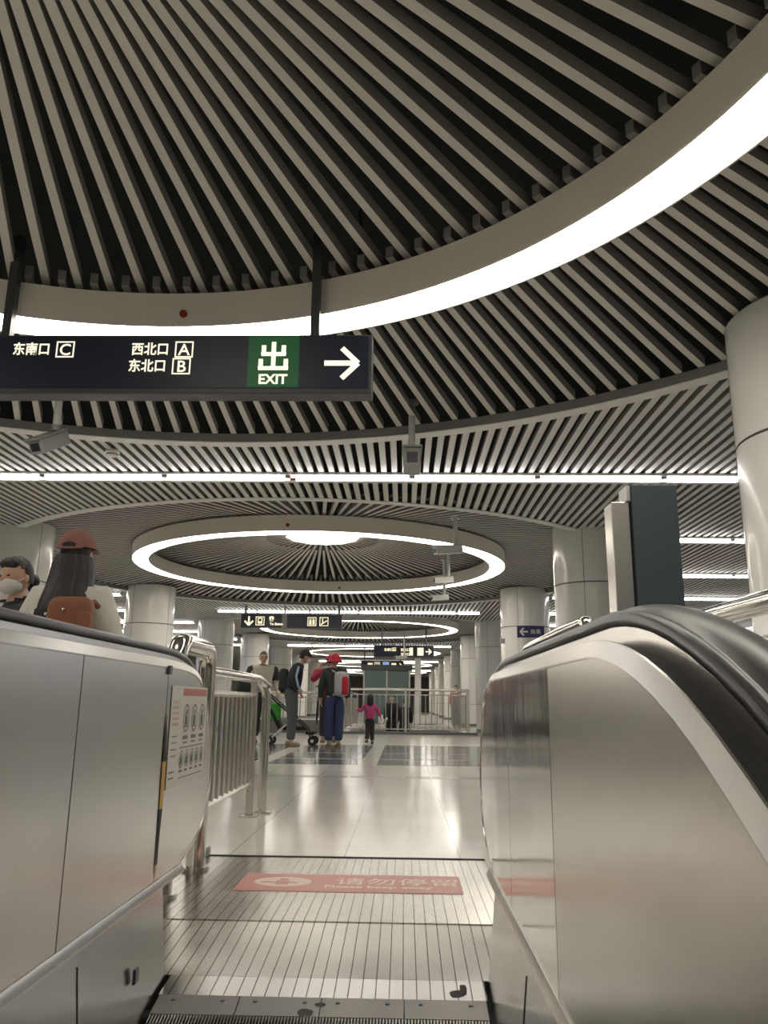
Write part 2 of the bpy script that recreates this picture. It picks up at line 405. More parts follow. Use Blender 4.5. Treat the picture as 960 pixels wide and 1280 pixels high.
# ------------------------------------------------------------------ columns
def column(x, y, label):
    t = thing('column', label, 'column', (x, y, 0), group='round white clad columns')
    r = .535; zt = ZC + .12
    bm = B(); lathe(bm, [(r, .1), (r, .785), (r-.012, .79), (r-.012, .796), (r, .801), (r, 2.435), (r-.012, 2.44), (r-.012, 2.448), (r, 2.453), (r, zt-.02), (r-.02, zt)], 0, 0, 72, closed=False)
    link('cladding', bm, M['column'], t, True, sharp=30)
    bm = B()
    for z in (.793, 2.444): lathe(bm, [(r-.014, z-.004), (r+.0015, z-.004), (r+.0015, z+.004), (r-.014, z+.004)], 0, 0, 72)
    for k in range(4):
        a = PI/4 + k*PI/2 + .35
        c, s = math.cos(a), math.sin(a); w = .003
        vs = [bm.verts.new((q*c - dw*s, q*s + dw*c, z)) for z in (.1, zt-.03) for q, dw in ((r-.01, -w), (r+.0015, -w), (r+.0015, w), (r-.01, w))]
        for f in ((0,1,2,3),(7,6,5,4),(0,4,5,1),(1,5,6,2),(2,6,7,3),(3,7,4,0)): bm.faces.new([vs[j] for j in f])
    link('seam', bm, M['colseam'], t)
    bm = B(); lathe(bm, [(r-.01, 0), (r+.006, 0), (r+.006, .1), (r-.01, .1)], 0, 0, 72); link('base_band', bm, M['granite'], t, True)
for k, y in enumerate(COLY):
    w = ['nearest', 'second', 'third', 'fourth', 'fifth', 'sixth', 'seventh', 'eighth', 'ninth', 'tenth', 'farthest'][k]
    column(COLX[0], y, 'round white column, the %s in the right-hand row' % w)
    if k: column(COLX[1], y, 'round white column, the %s in the left-hand row' % ['', 'nearest visible', 'second', 'third', 'fourth', 'fifth', 'sixth', 'seventh', 'eighth', 'ninth', 'farthest'][k])

# ------------------------------------------------------------------ escalator
Y0, RC, AM = 1.42, 1.25, math.radians(30)
def drop(y):
    if y >= Y0: return 0.
    ye = Y0 - RC*math.sin(AM)
    if y >= ye: return RC*(1 - math.sqrt(1 - ((Y0-y)/RC)**2))
    return RC*(1-math.cos(AM)) + (ye-y)*math.tan(AM)
ZT, ZB = .93, .25
NEWEL = [(2.75, .93), (2.95, .925), (3.10, .90), (3.22, .84), (3.31, .75), (3.37, .65), (3.40, .54), (3.385, .43), (3.31, .335), (3.18, .275), (3.0, .25)]
def catmull(p, n=6):
    out = []; q = [p[0]] + p + [p[-1]]
    for i in range(1, len(q)-2):
        for k in range(n):
            t = k/n; a, b_, c, d = (Vector(q[i+j]) for j in (-1, 0, 1, 2))
            out.append(tuple(.5*((2*b_) + (c-a)*t + (2*a-5*b_+4*c-d)*t*t + (3*b_-a-3*c+d)*t**3)))
    return out + [p[-1]]
YB = -1.6
def mkflat(): return [(YB + (2.75-YB)*i/60., ZT - drop(YB + (2.75-YB)*i/60.)) for i in range(60)]
def path_normals(P):
    out = []
    for i in range(len(P)):
        a = P[max(i-1, 0)]; b_ = P[min(i+1, len(P)-1)]; t = Vector((b_[0]-a[0], b_[1]-a[1])).normalized()
        out.append((-t.y, t.x))
    return out
def setpath(dy, dz):
    global PATH, PN, IN, UP, LO, imax
    PATH = [(y, z + dz) for y, z in mkflat()] + catmull([(y + dy*min(1, (y-2.75)/.35), z + dz*(z-.25)/.68) for y, z in NEWEL]); PN = path_normals(PATH)
    IN = [(y + n[0]*-.028, z + n[1]*-.028) for (y, z), n in zip(PATH, PN)]
    imax = max(range(len(IN)), key=lambda i: IN[i][0]); UP, LO = IN[:imax+1], IN[imax:][::-1]
def sweep(bm, px, sgn, prof, closed=False, path=None, nrm=None):
    P = path or PATH; N = nrm or PN; rows = []
    for (y, z), (ny, nz) in zip(P, N):
        rows.append([bm.verts.new((px + sgn*dx, y + ny*dn, z + nz*dn)) for dx, dn in prof])
    m_ = len(prof)
    for a, b_ in zip(rows, rows[1:]):
        for k in range(m_ if closed else m_-1): bm.faces.new((a[k], a[(k+1) % m_], b_[(k+1) % m_], b_[k]))
    if closed: bm.faces.new(rows[0]); bm.faces.new(rows[-1][::-1])
def interp(L, y):
    for a, b_ in zip(L, L[1:]):
        if a[0] <= y <= b_[0]: return a[1] + (b_[1]-a[1])*(y-a[0])/max(1e-9, b_[0]-a[0])
    return L[0][1] if y < L[0][0] else L[-1][1]
def ztop(y): return interp(UP, y)
def zbot(y):
    return ZB - drop(y) if y < LO[0][0] else max(interp(LO, y), ZB+.0)
def panel_mesh(x, sgn, y0, y1, off0, off1, gap=.003, n=26):
    bm = B(); cols = []
    for i in range(n+1):
        u = i/n; u = 1 - (1-u)**1.8 if y1 > 3.3 else u
        y = (y0+gap) + (y1-gap-y0-gap)*u
        a, b_ = ztop(y), zbot(y)
        cols.append([bm.verts.new((x + sgn*o, y, z)) for o in (off0, off1) for z in (b_, a)])
    for a, b_ in zip(cols, cols[1:]):
        for i, j in ((0,1),(1,3),(3,2),(2,0)): bm.faces.new((a[i], a[j], b_[j], b_[i]))
    bm.faces.new([cols[0][i] for i in (0,1,3,2)]); bm.faces.new([cols[-1][i] for i in (2,3,1,0)])
    return bm
def balustrade(px, sgn, seams, label, skirt=True, depth=.165, dy=0., dz=0.):
    global PATH, PN, IN, UP, LO, imax
    setpath(dy, dz)
    t = thing('escalator_balustrade', label, 'escalator balustrade', (0,0,0))
    ys = [YB] + seams + [IN[imax][0]]
    for a, b_ in zip(ys, ys[1:]): link('side_panel', panel_mesh(px, sgn, a, b_, 0, .006), M['mirror' if (sgn > 0 and a > 1.7) else 'panel'], t, True, sharp=30)
    bm = panel_mesh(px, sgn, YB, IN[imax][0]-.004, .008, depth, 0, 60); link('core', bm, M['dsteel'], t)
    bm = B(); sweep(bm, px, sgn, [(.004, -.031), (-.003, -.030), (-.003, -.027), (.009, .000), (.012, .001), (.013, -.031)], True)
    link('edge_trim', bm, M['steel'], t, True, sharp=14)
    bm = B(); sweep(bm, px, sgn, [(.010, -.003), (.046, -.006), (.046, -.035), (.010, -.035)], True); link('recess', bm, M['black'], t)
    bm = B(); sweep(bm, px, sgn, [(.045, -.02), (.045, .026), (.122, .026), (.122, -.035)], True); link('handrail_guide', bm, M['steel'], t, True)
    hp = [(.047, .022), (.041, .024), (.038, .032), (.039, .043), (.046, .049), (.052, .0475), (.057, .0475), (.066, .0535), (.078, .0575), (.092, .059), (.108, .0575), (.122, .052), (.130, .044), (.133, .034), (.127, .022)]
    bm = B(); sweep(bm, px, sgn, hp, True); link('handrail', bm, M['rubber'], t, True, sharp=60)
    bm = B(); box(bm, *sorted((px+sgn*.045, px+sgn*depth)), 0.9, 3.0, 0.002, ZB+.02); link('plinth', bm, M['dsteel'], t)
    if skirt:
        n = 50; bm = B(); bm2 = B(); r1 = []; r2 = []
        for i in range(n+1):
            y = YB + (2.8-YB)*i/n; d = drop(y)
            r1.append([bm.verts.new((px - sgn*.052, y, -.16-d)), bm.verts.new((px - sgn*.013, y, .224-d)), bm.verts.new((px + sgn*.03, y, .224-d)), bm.verts.new((px + sgn*.03, y, -.16-d))])
        for a, b_ in zip(r1, r1[1:]):
            for k in range(4): bm.faces.new((a[k], a[(k+1) % 4], b_[(k+1) % 4], b_[k]))
        bm.faces.new(r1[0]); bm.faces.new(r1[-1][::-1]); link('skirt', bm, M['skirt'], t, True)
        pr = [(-.015, .222), (-.015, .229), (-.004, .249), (.02, .25), (.02, .215)]
        for i in range(n+9):
            y = YB + (3.06-YB)*i/(n+8); d = drop(y)
            r2.append([bm2.verts.new((px + sgn*a, y, b_-d)) for a, b_ in pr])
        for a, b_ in zip(r2, r2[1:]):
            for k in range(5): bm2.faces.new((a[k], a[(k+1) % 5], b_[(k+1) % 5], b_[k]))
        bm2.faces.new(r2[0]); bm2.faces.new(r2[-1][::-1]); link('inner_deck', bm2, M['steel'], t, True)
        bm = B(); tube(bm, [(px-sgn*.0465, 2.1, -.1), (px-sgn*.017, 2.1, .19)], .0018, 6); link('skirt_seam', bm, M['black'], t)
    return t
LX, RX = -.803, .312
tl = balustrade(LX, -1, [2.0, 2.74], 'brushed steel escalator side with black handrail on the left, safety notice stuck on', dy=.07, dz=.027)
tr = balustrade(RX, 1, [1.77, 2.48], 'polished steel escalator side with black handrail on the right, curving down', dz=-.003)
# joint line details of the left side
bm = B(); vs = []
prof = [(.775, 0.), (.70, .022), (.62, .030), (.55, .032), (.47, .028), (.40, .018), (.30, .012), (.27, 0)]
a_ = [bm.verts.new((LX+.003, 2.742 + w, z)) for z, w in prof]; b_ = [bm.verts.new((LX+.003, 2.738 - w*.15, z)) for z, w in prof]
for k in range(len(prof)-1): bm.faces.new((a_[k], a_[k+1], b_[k+1], b_[k])).material_index = 1 if k in (2, 3, 6) else 0
for v in [v for v in bm.verts]: pass
link('torn_edge_tape', bm, [M['black'], M['yellow']], tl)
bm = B(); box(bm, LX, LX+.008, 2.725, 2.755, .905, .935); link('clip', bm, M['signframe'], tl)
bm = B(); box(bm, LX+.038, LX+.0475, 2.47, 2.50, .035, .075); bevel(bm, .002); link('sensor', bm, M['lens'], tl)
bm = B(); box(bm, LX+.05, LX+.075, 1.9, 2.38, -.10, -.075); link('skirt_brush', bm, M['yellow'], tl)
bm = B(); box(bm, -1.11, -1.05, 4.56, 4.62, 0, .05); bevel(bm, .01); tag(link('corner_bracket', bm, M['dsteel']), 'small steel bracket at the far left corner of the landing plate', 'bracket')

# safety notice
nt_ = thing('safety_notice', 'white safety notice with red header and oval pictograms on the left escalator side', 'notice', (LX+.002, 2.79, .525))
def plate(name, y0, y1, z0, z1, m, par=None, dx=.0):
    bm = B(); box(bm, dx, dx+.0012, y0, y1, z0, z1); return link(name, bm, m, par or nt_)
plate('sheet', 0, .50, 0, .345, M['paper']); nt_.scale = (1, 1, 1)
plate('header', .145, .49, .312, .338, M['salmon'], dx=.0008)
def oval(y, z, ry, rz):
    bm = B(); n = 24
    A = [(ry*math.cos(2*PI*k/n), rz*math.sin(2*PI*k/n)) for k in range(n)]
    o = [bm.verts.new((.0025, y+p*1.0, z+q*1.0)) for p, q in A]; i_ = [bm.verts.new((.0025, y+p*.86, z+q*.88)) for p, q in A]
    for k in range(n): bm.faces.new((o[k], o[(k+1) % n], i_[(k+1) % n], i_[k]))
    # small standing figure inside the oval
    box(bm, .002, .003, y-ry*.35, y+ry*.35, z-rz*.5, z+rz*.2)
    disc(bm, (.003, y, z+rz*.42), ry*.25, 'x', 10)
    box(bm, .002, .003, y-ry*.6, y+ry*.6, z-rz*.62, z-rz*.55)
    link('pictogram', bm, M['ink'], nt_)
for k in range(3): oval(.20+.115*k, .232, .040, .050); plate('caption', .17+.115*k, .235+.115*k, .158, .170, M['ink'], dx=.0008); plate('caption', .175+.115*k, .23+.115*k, .143, .149, M['signgrey'], dx=.0008)
plate('rule', .14, .47, .128, .131, M['ink'], dx=.0008)
for k in range(5): oval(.165+.072*k, .090, .026, .030); plate('caption', .148+.072*k, .185+.072*k, .045, .052, M['ink'], dx=.0008)
plate('rule', .14, .47, .024, .027, M['ink'], dx=.0008)
for k in range(5): plate('caption', .02, .10, .285-.019*k, .294-.019*k, M['pink'], dx=.0008)
for k in range(4): plate('caption', .03, .09, .17-.022*k, .174-.022*k, M['signgrey'], dx=.0008)
for k in range(2): plate('caption', .02, .08, .05-.02*k, .056-.02*k, M['signgrey'], dx=.0008)

# floor plate, comb, steps
fp = thing('floor_plate', 'ribbed steel landing plate at the top of the escalator', 'floor plate', (0,0,0))
bm = B()
def strip(bm, x0, x1, ya, za, yb, zb, th=.04):
    v = [bm.verts.new(p) for p in ((x0,ya,za),(x1,ya,za),(x1,yb,zb),(x0,yb,zb),(x0,ya,za-th),(x1,ya,za-th),(x1,yb,zb-th),(x0,yb,zb-th))]
    for f in ((0,1,2,3),(4,7,6,5),(0,4,5,1),(1,5,6,2),(2,6,7,3),(3,7,4,0)): bm.faces.new([v[i] for i in f])
strip(bm, EX0+.004, EX1-.004, 3.322, 0, EYF-.022, 0.); link('landing_plate', bm, M['plate'], fp)
bm = B(); strip(bm, EX0+.004, EX1-.004, 2.829, -.045, 3.3212, -.003)
link('sloped_plate', bm, M['plate'], fp)
bm = B(); strip(bm, LX+.053, RX-.053, 2.699, -.060, 2.828, -.0455); link('comb_plate', bm, M['plate'], fp)
bm = B(); box(bm, EX0, EX1, EYF-.02, EYF, -.04, .004); link('edge_gap', bm, M['black'], fp)
x0, x1 = LX+.056, RX-.056
for k in range(4):
    a = x0 + (x1-x0)*k/4; b_ = x0 + (x1-x0)*(k+1)/4
    bm = B(); strip(bm, a+.0015, b_-.0015, 2.60, -.078, 2.698, -.060, .012); link('comb_segment', bm, M['dsteel'], fp)
    for q in (.2, .8):
        bm = B(); xx = a+(b_-a)*q; tube(bm, [(xx, 2.672, -.066), (xx, 2.672, -.0635)], .007, 12); link('screw', bm, M['signframe'], fp)
    bm = B()
    n = int((b_-a)/.0092)
    for j in range(n):
        xx = a + (b_-a)*(j+.5)/n; v = [bm.verts.new(p) for p in ((xx-.0022, 2.60, -.080), (xx+.0022, 2.60, -.080), (xx+.0012, 2.555, -.094), (xx-.0012, 2.555, -.094), (xx-.0022, 2.60, -.092), (xx+.0022, 2.60, -.092))]
        bm.faces.new((v[0], v[1], v[2], v[3])); bm.faces.new((v[0], v[3], v[4])); bm.faces.new((v[1], v[5], v[2])); bm.faces.new((v[4], v[3], v[2], v[5]))
    link('comb_teeth', bm, M['dsteel'], fp)
for (x, y, w, d) in ((-.29, 2.62, .03, .02), (.17, 2.74, .03, .03), (.19, 2.775, .012, .05), (-.245, 2.66, .02, .012)):
    bm = B(); n = 9
    vs = [bm.verts.new((x + w*(.7+.5*random.random())*math.cos(2*PI*k/n), y + d*(.7+.5*random.random())*math.sin(2*PI*k/n), 0)) for k in range(n)]
    bm.faces.new(vs)
    for v in bm.verts:
        yy = v.co.y; v.co.z = (-.045 + (yy-2.832)*.0864 if yy > 2.83 else (-.060+(yy-2.70)*.1015 if yy > 2.70 else -.060+(yy-2.70)*.1837)) + .0012
    link('tar_stain', bm, M['dirt'], fp)
SN = ['highest, sliding under the comb', 'second from the comb', 'third from the comb', 'fourth from the comb', 'fifth from the comb', 'sixth from the comb']
for k in range(6):
    y1 = 2.66 - .40*k; zt = -.105 - drop(y1-.2)*1.0
    t = thing('escalator_step', 'ridged dark metal escalator step, the %s' % SN[k], 'escalator step', (0, y1, zt), group='escalator steps')
    bm = B(); box(bm, x0, x1, -.396, 0, -.03, -.012); box(bm, x0, x1, -.396, -.37, -.22, -.03); link('tread', bm, M['black'], t)
    bm = B()
    nn = 104
    for j in range(nn):
        xx = x0 + (x1-x0)*(j+.5)/nn; box(bm, xx-.0022, xx+.0022, -.396, 0, -.012, 0)
    link('cleats', bm, M['dsteel'], t)

# red floor sticker
st = thing('floor_sticker', 'red keep-moving sticker with white lettering on the landing plate', 'sticker', (-.761, 3.80, .0008))
bm = B(); box(bm, 0, 1.03, 0, .365, 0, .0008); link('sheet', bm, M['sticker'], st)
text('lettering', '请勿停留', .15, M['stickerw'], st, (.44, .165, .001), (0,0,0), sx=.98, depth=.0002, bold=.001)
text('lettering', 'Please keep away', .072, M['stickerw'], st, (.40, .085, .001), (0,0,0), sx=.98, depth=.0002, bold=.0015)
bm = B(); disc(bm, (.20, .19, .0013), .10, 'z', 28, 1.35, 1.0); link('emblem', bm, M['stickerw'], st)
bm = B()
disc(bm, (.20, .235, .0018), .022, 'z', 14); box(bm, .17, .23, .13, .21, .0014, .0019); box(bm, .10, .17, .165, .185, .0014, .0019); box(bm, .23, .27, .165, .185, .0014, .0019)
link('emblem_figure', bm, M['sticker'], st)

# ------------------------------------------------------------------ steel railings
def bend(pts, r=.08, n=6):
    P = [Vector(p) for p in pts]; out = [P[0]]
    for a, b_, c in zip(P, P[1:], P[2:]):
        u = (a-b_).normalized()*r; w = (c-b_).normalized()*r
        for k in range(n+1):
            t = k/n; out.append(b_ + u*(1-t)**2 + w*t**2)
    return out + [P[-1]]
t = thing('barrier_railing', 'polished steel barrier railing with vertical bars beyond the left escalator side', 'railing', (-1.13, 4.62, 0))
bm = B(); tube(bm, bend([(-.0, .0, .02), (0, 0, .985), (0, 1.82, .985), (.11, 1.72, .985), (.11, 1.72, .0)][:1] + [(0, 0, .985), (0, 1.68, .985), (.06, 1.70, .93), (.06, 1.70, 0)], .10, 8), .034, 20); link('hoop_tube', bm, M['polish'], t, True)
bm = B(); tube(bm, [(0, .05, .86), (0, 1.5, .86)], .022, 4); link('top_bar', bm, M['steel'], t)
bm = B(); tube(bm, [(0, .05, .235), (0, 1.5, .235)], .022, 4); link('bottom_bar', bm, M['steel'], t)
for k in range(10):
    y = .12 + .14*k; bm = B(); tube(bm, [(0, y, .24), (0, y, .86)], .014, 10); link('baluster', bm, M['polish'], t, True)
for y in (.06, 1.5):
    bm = B(); box(bm, -.024, .024, y-.024, y+.024, 0, .955); bevel(bm, .004); link('post', bm, M['steel'], t)
for x, y in ((0, 1.5), (.06, 1.70)):
    bm = B(); box(bm, x-.07, x+.07, y-.06, y+.06, 0, .012); bevel(bm, .004); link('base_flange', bm, M['steel'], t)
def hoop(x, y0, y1, z, r, label):
    t = thing('hoop_railing', label, 'railing', (x, y0, 0)); L = y1-y0
    bm = B(); tube(bm, bend([(0, 0, 0), (0, 0, z-r), (0, L, z-r), (0, L, 0)], .10, 8), r, 20); link('hoop_tube', bm, M['polish'], t, True)
    for y in (0, L):
        bm = B(); tube(bm, [(0, y, 0), (0, y, .015)], .07, 20); link('base_flange', bm, M['steel'], t, True)
hoop(-1.04, 3.66, 4.24, 1.13, .048, 'thick steel tube hoop behind the left handrail end')
hoop(.72, 3.10, 4.75, 1.165, .028, 'slim steel tube hoop behind the right handrail end')
t = thing('barrier_railing', 'steel two-rail railing right of the escalator side, at the frame edge', 'railing', (.96, -.6, 0))
bm = B(); tube(bm, bend([(0, 0, 1.09), (0, 3.2, 1.09), (0, 3.2, 0)], .09, 8), .032, 20); link('top_tube', bm, M['polish'], t, True)
bm = B(); tube(bm, [(0, 0, .985), (0, 3.2, .985)], .022, 14); link('mid_tube', bm, M['steel'], t, True)
for k in range(24):
    y = .1 + .133*k; bm = B(); tube(bm, [(0, y, .1), (0, y, .985)], .010, 8); link('baluster', bm, M['steel'], t, True)
for y in (.06, 1.35, 2.62, 3.1):
    bm = B(); tube(bm, [(0, y, 0), (0, y, 1.07)], .015, 12); link('post', bm, M['steel'], t, True)
bm = B(); tube(bm, [(0, 0, .1), (0, 3.2, .1)], .012, 10); link('bottom_tube', bm, M['steel'], t, True)

def stair_rail(x0, y0, x1, y1, ztop_, zbase, label, pitch=.15):
    t = thing('stair_railing', label, 'railing', (x0, y0, 0)); d = Vector((x1-x0, y1-y0, 0)); L = d.length; t.rotation_euler = (0,0,math.atan2(d.y, d.x))
    bm = B(); tube(bm, [(0, 0, ztop_), (L, 0, ztop_)], .034, 14); link('handrail_tube', bm, M['polish'], t, True)
    for z in (ztop_-.13, zbase+.06):
        bm = B(); box(bm, 0, L, -.015, .015, z-.015, z+.015); link('rail_bar', bm, M['steel'], t)
    n = int(L/pitch)
    for k in range(n):
        xx = (k+.5)*L/n; bm = B(); tube(bm, [(xx, 0, zbase+.06), (xx, 0, ztop_-.13)], .013, 8); link('baluster', bm, M['steel'], t, True)
    for k in range(3):
        xx = min(L-.03, max(.03, k*L/2)); bm = B(); box(bm, xx-.03, xx+.03, -.03, .03, zbase, ztop_); link('post', bm, M['steel'], t)
stair_rail(-1.64, 22.02, 1.74, 22.02, 1.16, .07, 'steel bar railing along the near side of the stair opening')
stair_rail(1.74, 22.06, 1.74, 29.6, 1.16, .07, 'steel bar railing running back along the right side of the stair opening', .45)
stair_rail(-4.6, 22.3, -1.70, 22.3, 1.07, .34, 'steel bar railing on a dark stone plinth, behind the people')
stair_rail(-1.68, 22.4, -1.68, 29.6, 1.10, .07, 'steel bar railing running back along the left side of the stair opening', .45)
bm = B(); box(bm, -1.72, 1.98, 21.9, 22.11, 0, .065); bevel(bm, .006); tag(link('stone_kerb', bm, M['granite']), 'low grey stone kerb under the near stair opening railing', 'kerb')
bm = B(); box(bm, -4.7, -1.73, 22.15, 22.5, 0, .34); bevel(bm, .006); tag(link('stone_plinth', bm, M['granite']), 'dark stone plinth under the railing behind the people', 'plinth')

# ------------------------------------------------------------------ totem slab on the right
t = thing('information_totem', 'tall slate-blue slab sign with steel side behind the right handrail', 'totem', (1.045, 3.35, 0))
bm = B(); box(bm, -.075, .118, -.045, .10, 0, 1.742); bevel(bm, .004); link('slab', bm, M['slate'], t)
bm = B(); box(bm, -.158, -.079, -.02, .10, 0, 1.672); bevel(bm, .004); link('steel_side', bm, M['steel'], t)
bm = B(); box(bm, -.092, -.0755, -.03, .09, 1.675, 1.742); link('corner_cap', bm, M['camlight'], t)

# ------------------------------------------------------------------ signs
def frame_box(bm, x, z, w, h, th, y0=-.003, y1=0.):
    box(bm, x, x+w, y0, y1, z, z+th); box(bm, x, x+w, y0, y1, z+h-th, z+h)
    box(bm, x, x+th, y0, y1, z+th, z+h-th); box(bm, x+w-th, x+w, y0, y1, z+th, z+h-th)
def arrow(bm, cx, cz, s, d, th=.16, y=-.003):
    # chunky arrow: shaft + two head bars; d = direction angle
    def rect(ax, az, bx, bz, w):
        u = Vector((bx-ax, bz-az)).normalized(); n = Vector((-u.y, u.x))*w/2; pts = [(ax+n.x, az+n.y), (bx+n.x, bz+n.y), (bx-n.x, bz-n.y), (ax-n.x, az-n.y)]
        f = [bm.verts.new((cx+(p*math.cos(d)-q*math.sin(d))*s, y, cz+(p*math.sin(d)+q*math.cos(d))*s)) for p, q in pts]
        g = [bm.verts.new((v.co.x, 0, v.co.z)) for v in f]
        bm.faces.new(f); bm.faces.new(g[::-1])
        for k in range(4): bm.faces.new((f[k], g[k], g[(k+1) % 4], f[(k+1) % 4]))
    rect(-.5, 0, .42, 0, th); rect(.02, .48, .5, 0, th); rect(.02, -.48, .5, 0, th)
SY = 4.46
t = thing('exit_sign', 'long navy overhead exit sign with green EXIT square and right arrow, nearest', 'sign', (-2.9, SY, 2.625))
bm = B(); box(bm, 0, 2.70, .0, .13, 0, .385); bevel(bm, .006); link('housing', bm, M['signframe'], t)
bm = B(); box(bm, .01, 2.675, -.004, .002, .035, .375); link('face', bm, M['navy'], t)
W_ = 2.9
def sx(px): return (px-505)/990*SY*1.0 + 2.9 + .0      # along the sign at its own distance
gx0, gx1 = -.9416+2.882, -.6126+2.865
bm = B(); box(bm, gx0, gx1, -.006, -.003, .040, .372); link('green_square', bm, M['green'], t)
# 出 pictogram strokes
bm = B(); gc = (gx0+gx1)/2; zz = .235; u = .0225
def st_(x0, x1, z0, z1): box(bm, gc+x0*u, gc+x1*u, -.010, -.006, zz+z0*u, zz+z1*u)
st_(-.6, .6, -3.6, 4.4); st_(-3.3, -2.1, .7, 3.4); st_(2.1, 3.3, .7, 3.4); st_(-3.3, 3.3, .3, 1.4)
st_(-4, -2.8, -3.7, -.6); st_(2.8, 4, -3.7, -.6); st_(-4, 4, -3.8, -2.7)
link('exit_glyph', bm, M['glow'], t)
text('lettering', 'EXIT', .086, M['glow'], t, (gc, -.007, .062), align='CENTER', bold=.0025)
bm = B(); arrow(bm, 2.51, .195, .205, 0, .155, -.009); link('arrow', bm, M['glow'], t)
def row(s, let, x, z):
    text('lettering', s, .088, M['glow'], t, (x-.028, -.006, z+.002), sx=.89, bold=.0016)
    bm = B(); frame_box(bm, x+.243, z-.022, .112, .106, .008, -.007, -.004); link('letter_frame', bm, M['glow'], t)
    text('lettering', let, .105, M['glow'], t, (x+.299, -.006, z-.006), align='CENTER', bold=.001)
row('东南口', 'C', .508, .256)
row('西北口', 'A', 1.245, .255)
row('东北口', 'B', 1.235, .145)
for x in (.40, 2.338):
    bm = B(); box(bm, x-.027, x+.027, .03, .085, .38, 1.10); link('hanger', bm, M['signframe'], t)

def far_sign(name, label, x, y, z, w, h, items, hang=()):
    t = thing(name, label, 'sign', (x, y, z))
    bm = B(); box(bm, 0, w, 0, .12, 0, h); link('housing', bm, M['signframe'], t)
    bm = B(); box(bm, .02, w-.02, -.006, .0, .02, h-.02); link('face', bm, M['navy'], t)
    for it in items: it(t)
    for hx in hang:
        bm = B(); box(bm, hx-.03, hx+.03, .03, .09, h, 3.5-z); link('hanger', bm, M['signgrey'], t)
    return t
def I_arrow(x, z, s, d): return lambda t: link('arrow', (lambda bm: (arrow(bm, x, z, s, d, .2, -.012), bm)[1])(B()), M['glowdim'], t)
def I_text(s, x, z, size): return lambda t: text('lettering', s, size, M['glowdim'], t, (x, -.009, z), bold=.004)
def I_picto(x, z, s, kind):
    def f(t):
        bm = B(); frame_box(bm, x, z, s, s, s*.08, -.012, -.004); c = x+s/2
        if kind == 'train':
            frame_box(bm, x+s*.24, z+s*.25, s*.52, s*.6, s*.10, -.012, -.004); box(bm, x+s*.3, x+s*.7, -.012, -.004, z+s*.30, z+s*.45)
            box(bm, x+s*.22, x+s*.78, -.012, -.004, z+s*.13, z+s*.19)
        elif kind == 'toilet':
            for k in (.28, .68): box(bm, x+s*(k-.09), x+s*(k+.13), -.012, -.004, z+s*.15, z+s*.66); disc(bm, (x+s*(k+.02), -.012, z+s*.77), s*.08, 'y', 10)
            box(bm, c-s*.02, c+s*.02, -.012, -.004, z+s*.1, z+s*.9)
        elif kind == 'escalator':
            for k in range(5): box(bm, x+s*(.15+.14*k), x+s*(.31+.14*k), -.012, -.004, z+s*(.15+.09*k), z+s*(.27+.09*k))
            disc(bm, (x+s*.35, -.012, z+s*.78), s*.07, 'y', 10); box(bm, x+s*.3, x+s*.4, -.012, -.004, z+s*.38, z+s*.68)
        link('pictogram', bm, M['glowdim'], t)
    return f
def I_block(x, z, w, h, m='glowdim'): return lambda t: link('panel_square', (lambda bm: (box(bm, x, x+w, -.010, -.004, z, z+h), bm)[1])(B()), M[m], t)
far_sign('direction_sign', 'navy overhead sign with down arrow and train symbol, left of a grey post', -4.08, 19.8, 2.60, 1.03, .345,
         [I_arrow(.20, .175, .22, -PI/2), I_picto(.37, .06, .22, 'train'), I_text('乘', .70, .18, .13), I_text('To Baton', .73, .07, .085)], (.10,))
far_sign('direction_sign', 'navy overhead sign with toilet and escalator symbols, right of a grey post', -2.93, 19.8, 2.595, 1.38, .345,
         [I_picto(.52, .06, .22, 'toilet'), I_picto(.82, .06, .22, 'escalator')], (1.3,))
bm = B(); box(bm, -.06, .06, 0, .12, 0, .34); box(bm, -.02, .02, .03, .07, .34, .95)
t = link('sign_bracket', bm, M['camgrey'], None, loc=(-2.99, 19.8, 2.58)); tag(t, 'grey hanging bracket box between the two navy overhead signs', 'bracket')
far_sign('exit_sign', 'small far overhead exit sign with right arrow, above the stair opening', -1.10, 29, 2.42, 2.18, .41,
         [I_text('东南口', .38, .22, .11), I_picto(.60+.08, .21, .13, 'train'), I_text('西北口', .98, .22, .11), I_text('东北口', .98, .06, .11), I_block(1.30, .06, .12, .28), I_block(1.58, .06, .22, .28, 'cloth_lgrey' if 0 else 'glowdim'), I_arrow(1.98, .2, .2, 0)], (.3, 1.9))
far_sign('direction_sign', 'farthest overhead sign with a blue middle square, above the glass lift', -1.95, 36.6, 2.26, 1.95, .40,
         [I_block(.30, .09, .22, .22), I_picto(.60, .08, .26, 'train'), I_block(.98, .03, .30, .33, 'blue'), I_block(1.38, .09, .22, .22), I_arrow(1.74, .2, .22, 0)], (.15, 1.8))
t = thing('column_sign', 'small purple arrow sign on the third right-hand column', 'sign', (2.36, 16.72, 2.17), .0)
bm = B(); box(bm, 0, .56, 0, .05, 0, .24); link('face', bm, M['purple'], t)
bm = B(); arrow(bm, .14, .12, .16, PI, .2, -.008); link('arrow', bm, M['camlight'], t)
text('lettering', '换乘', .11, M['camlight'], t, (.27, -.004, .08))
bm = B(); box(bm, 2.04, 2.13, 16.95, 17.02, 2.06, 2.16); tag(link('control_box', bm, M['camgrey']), 'tiny grey control box on the third right-hand column', 'box')

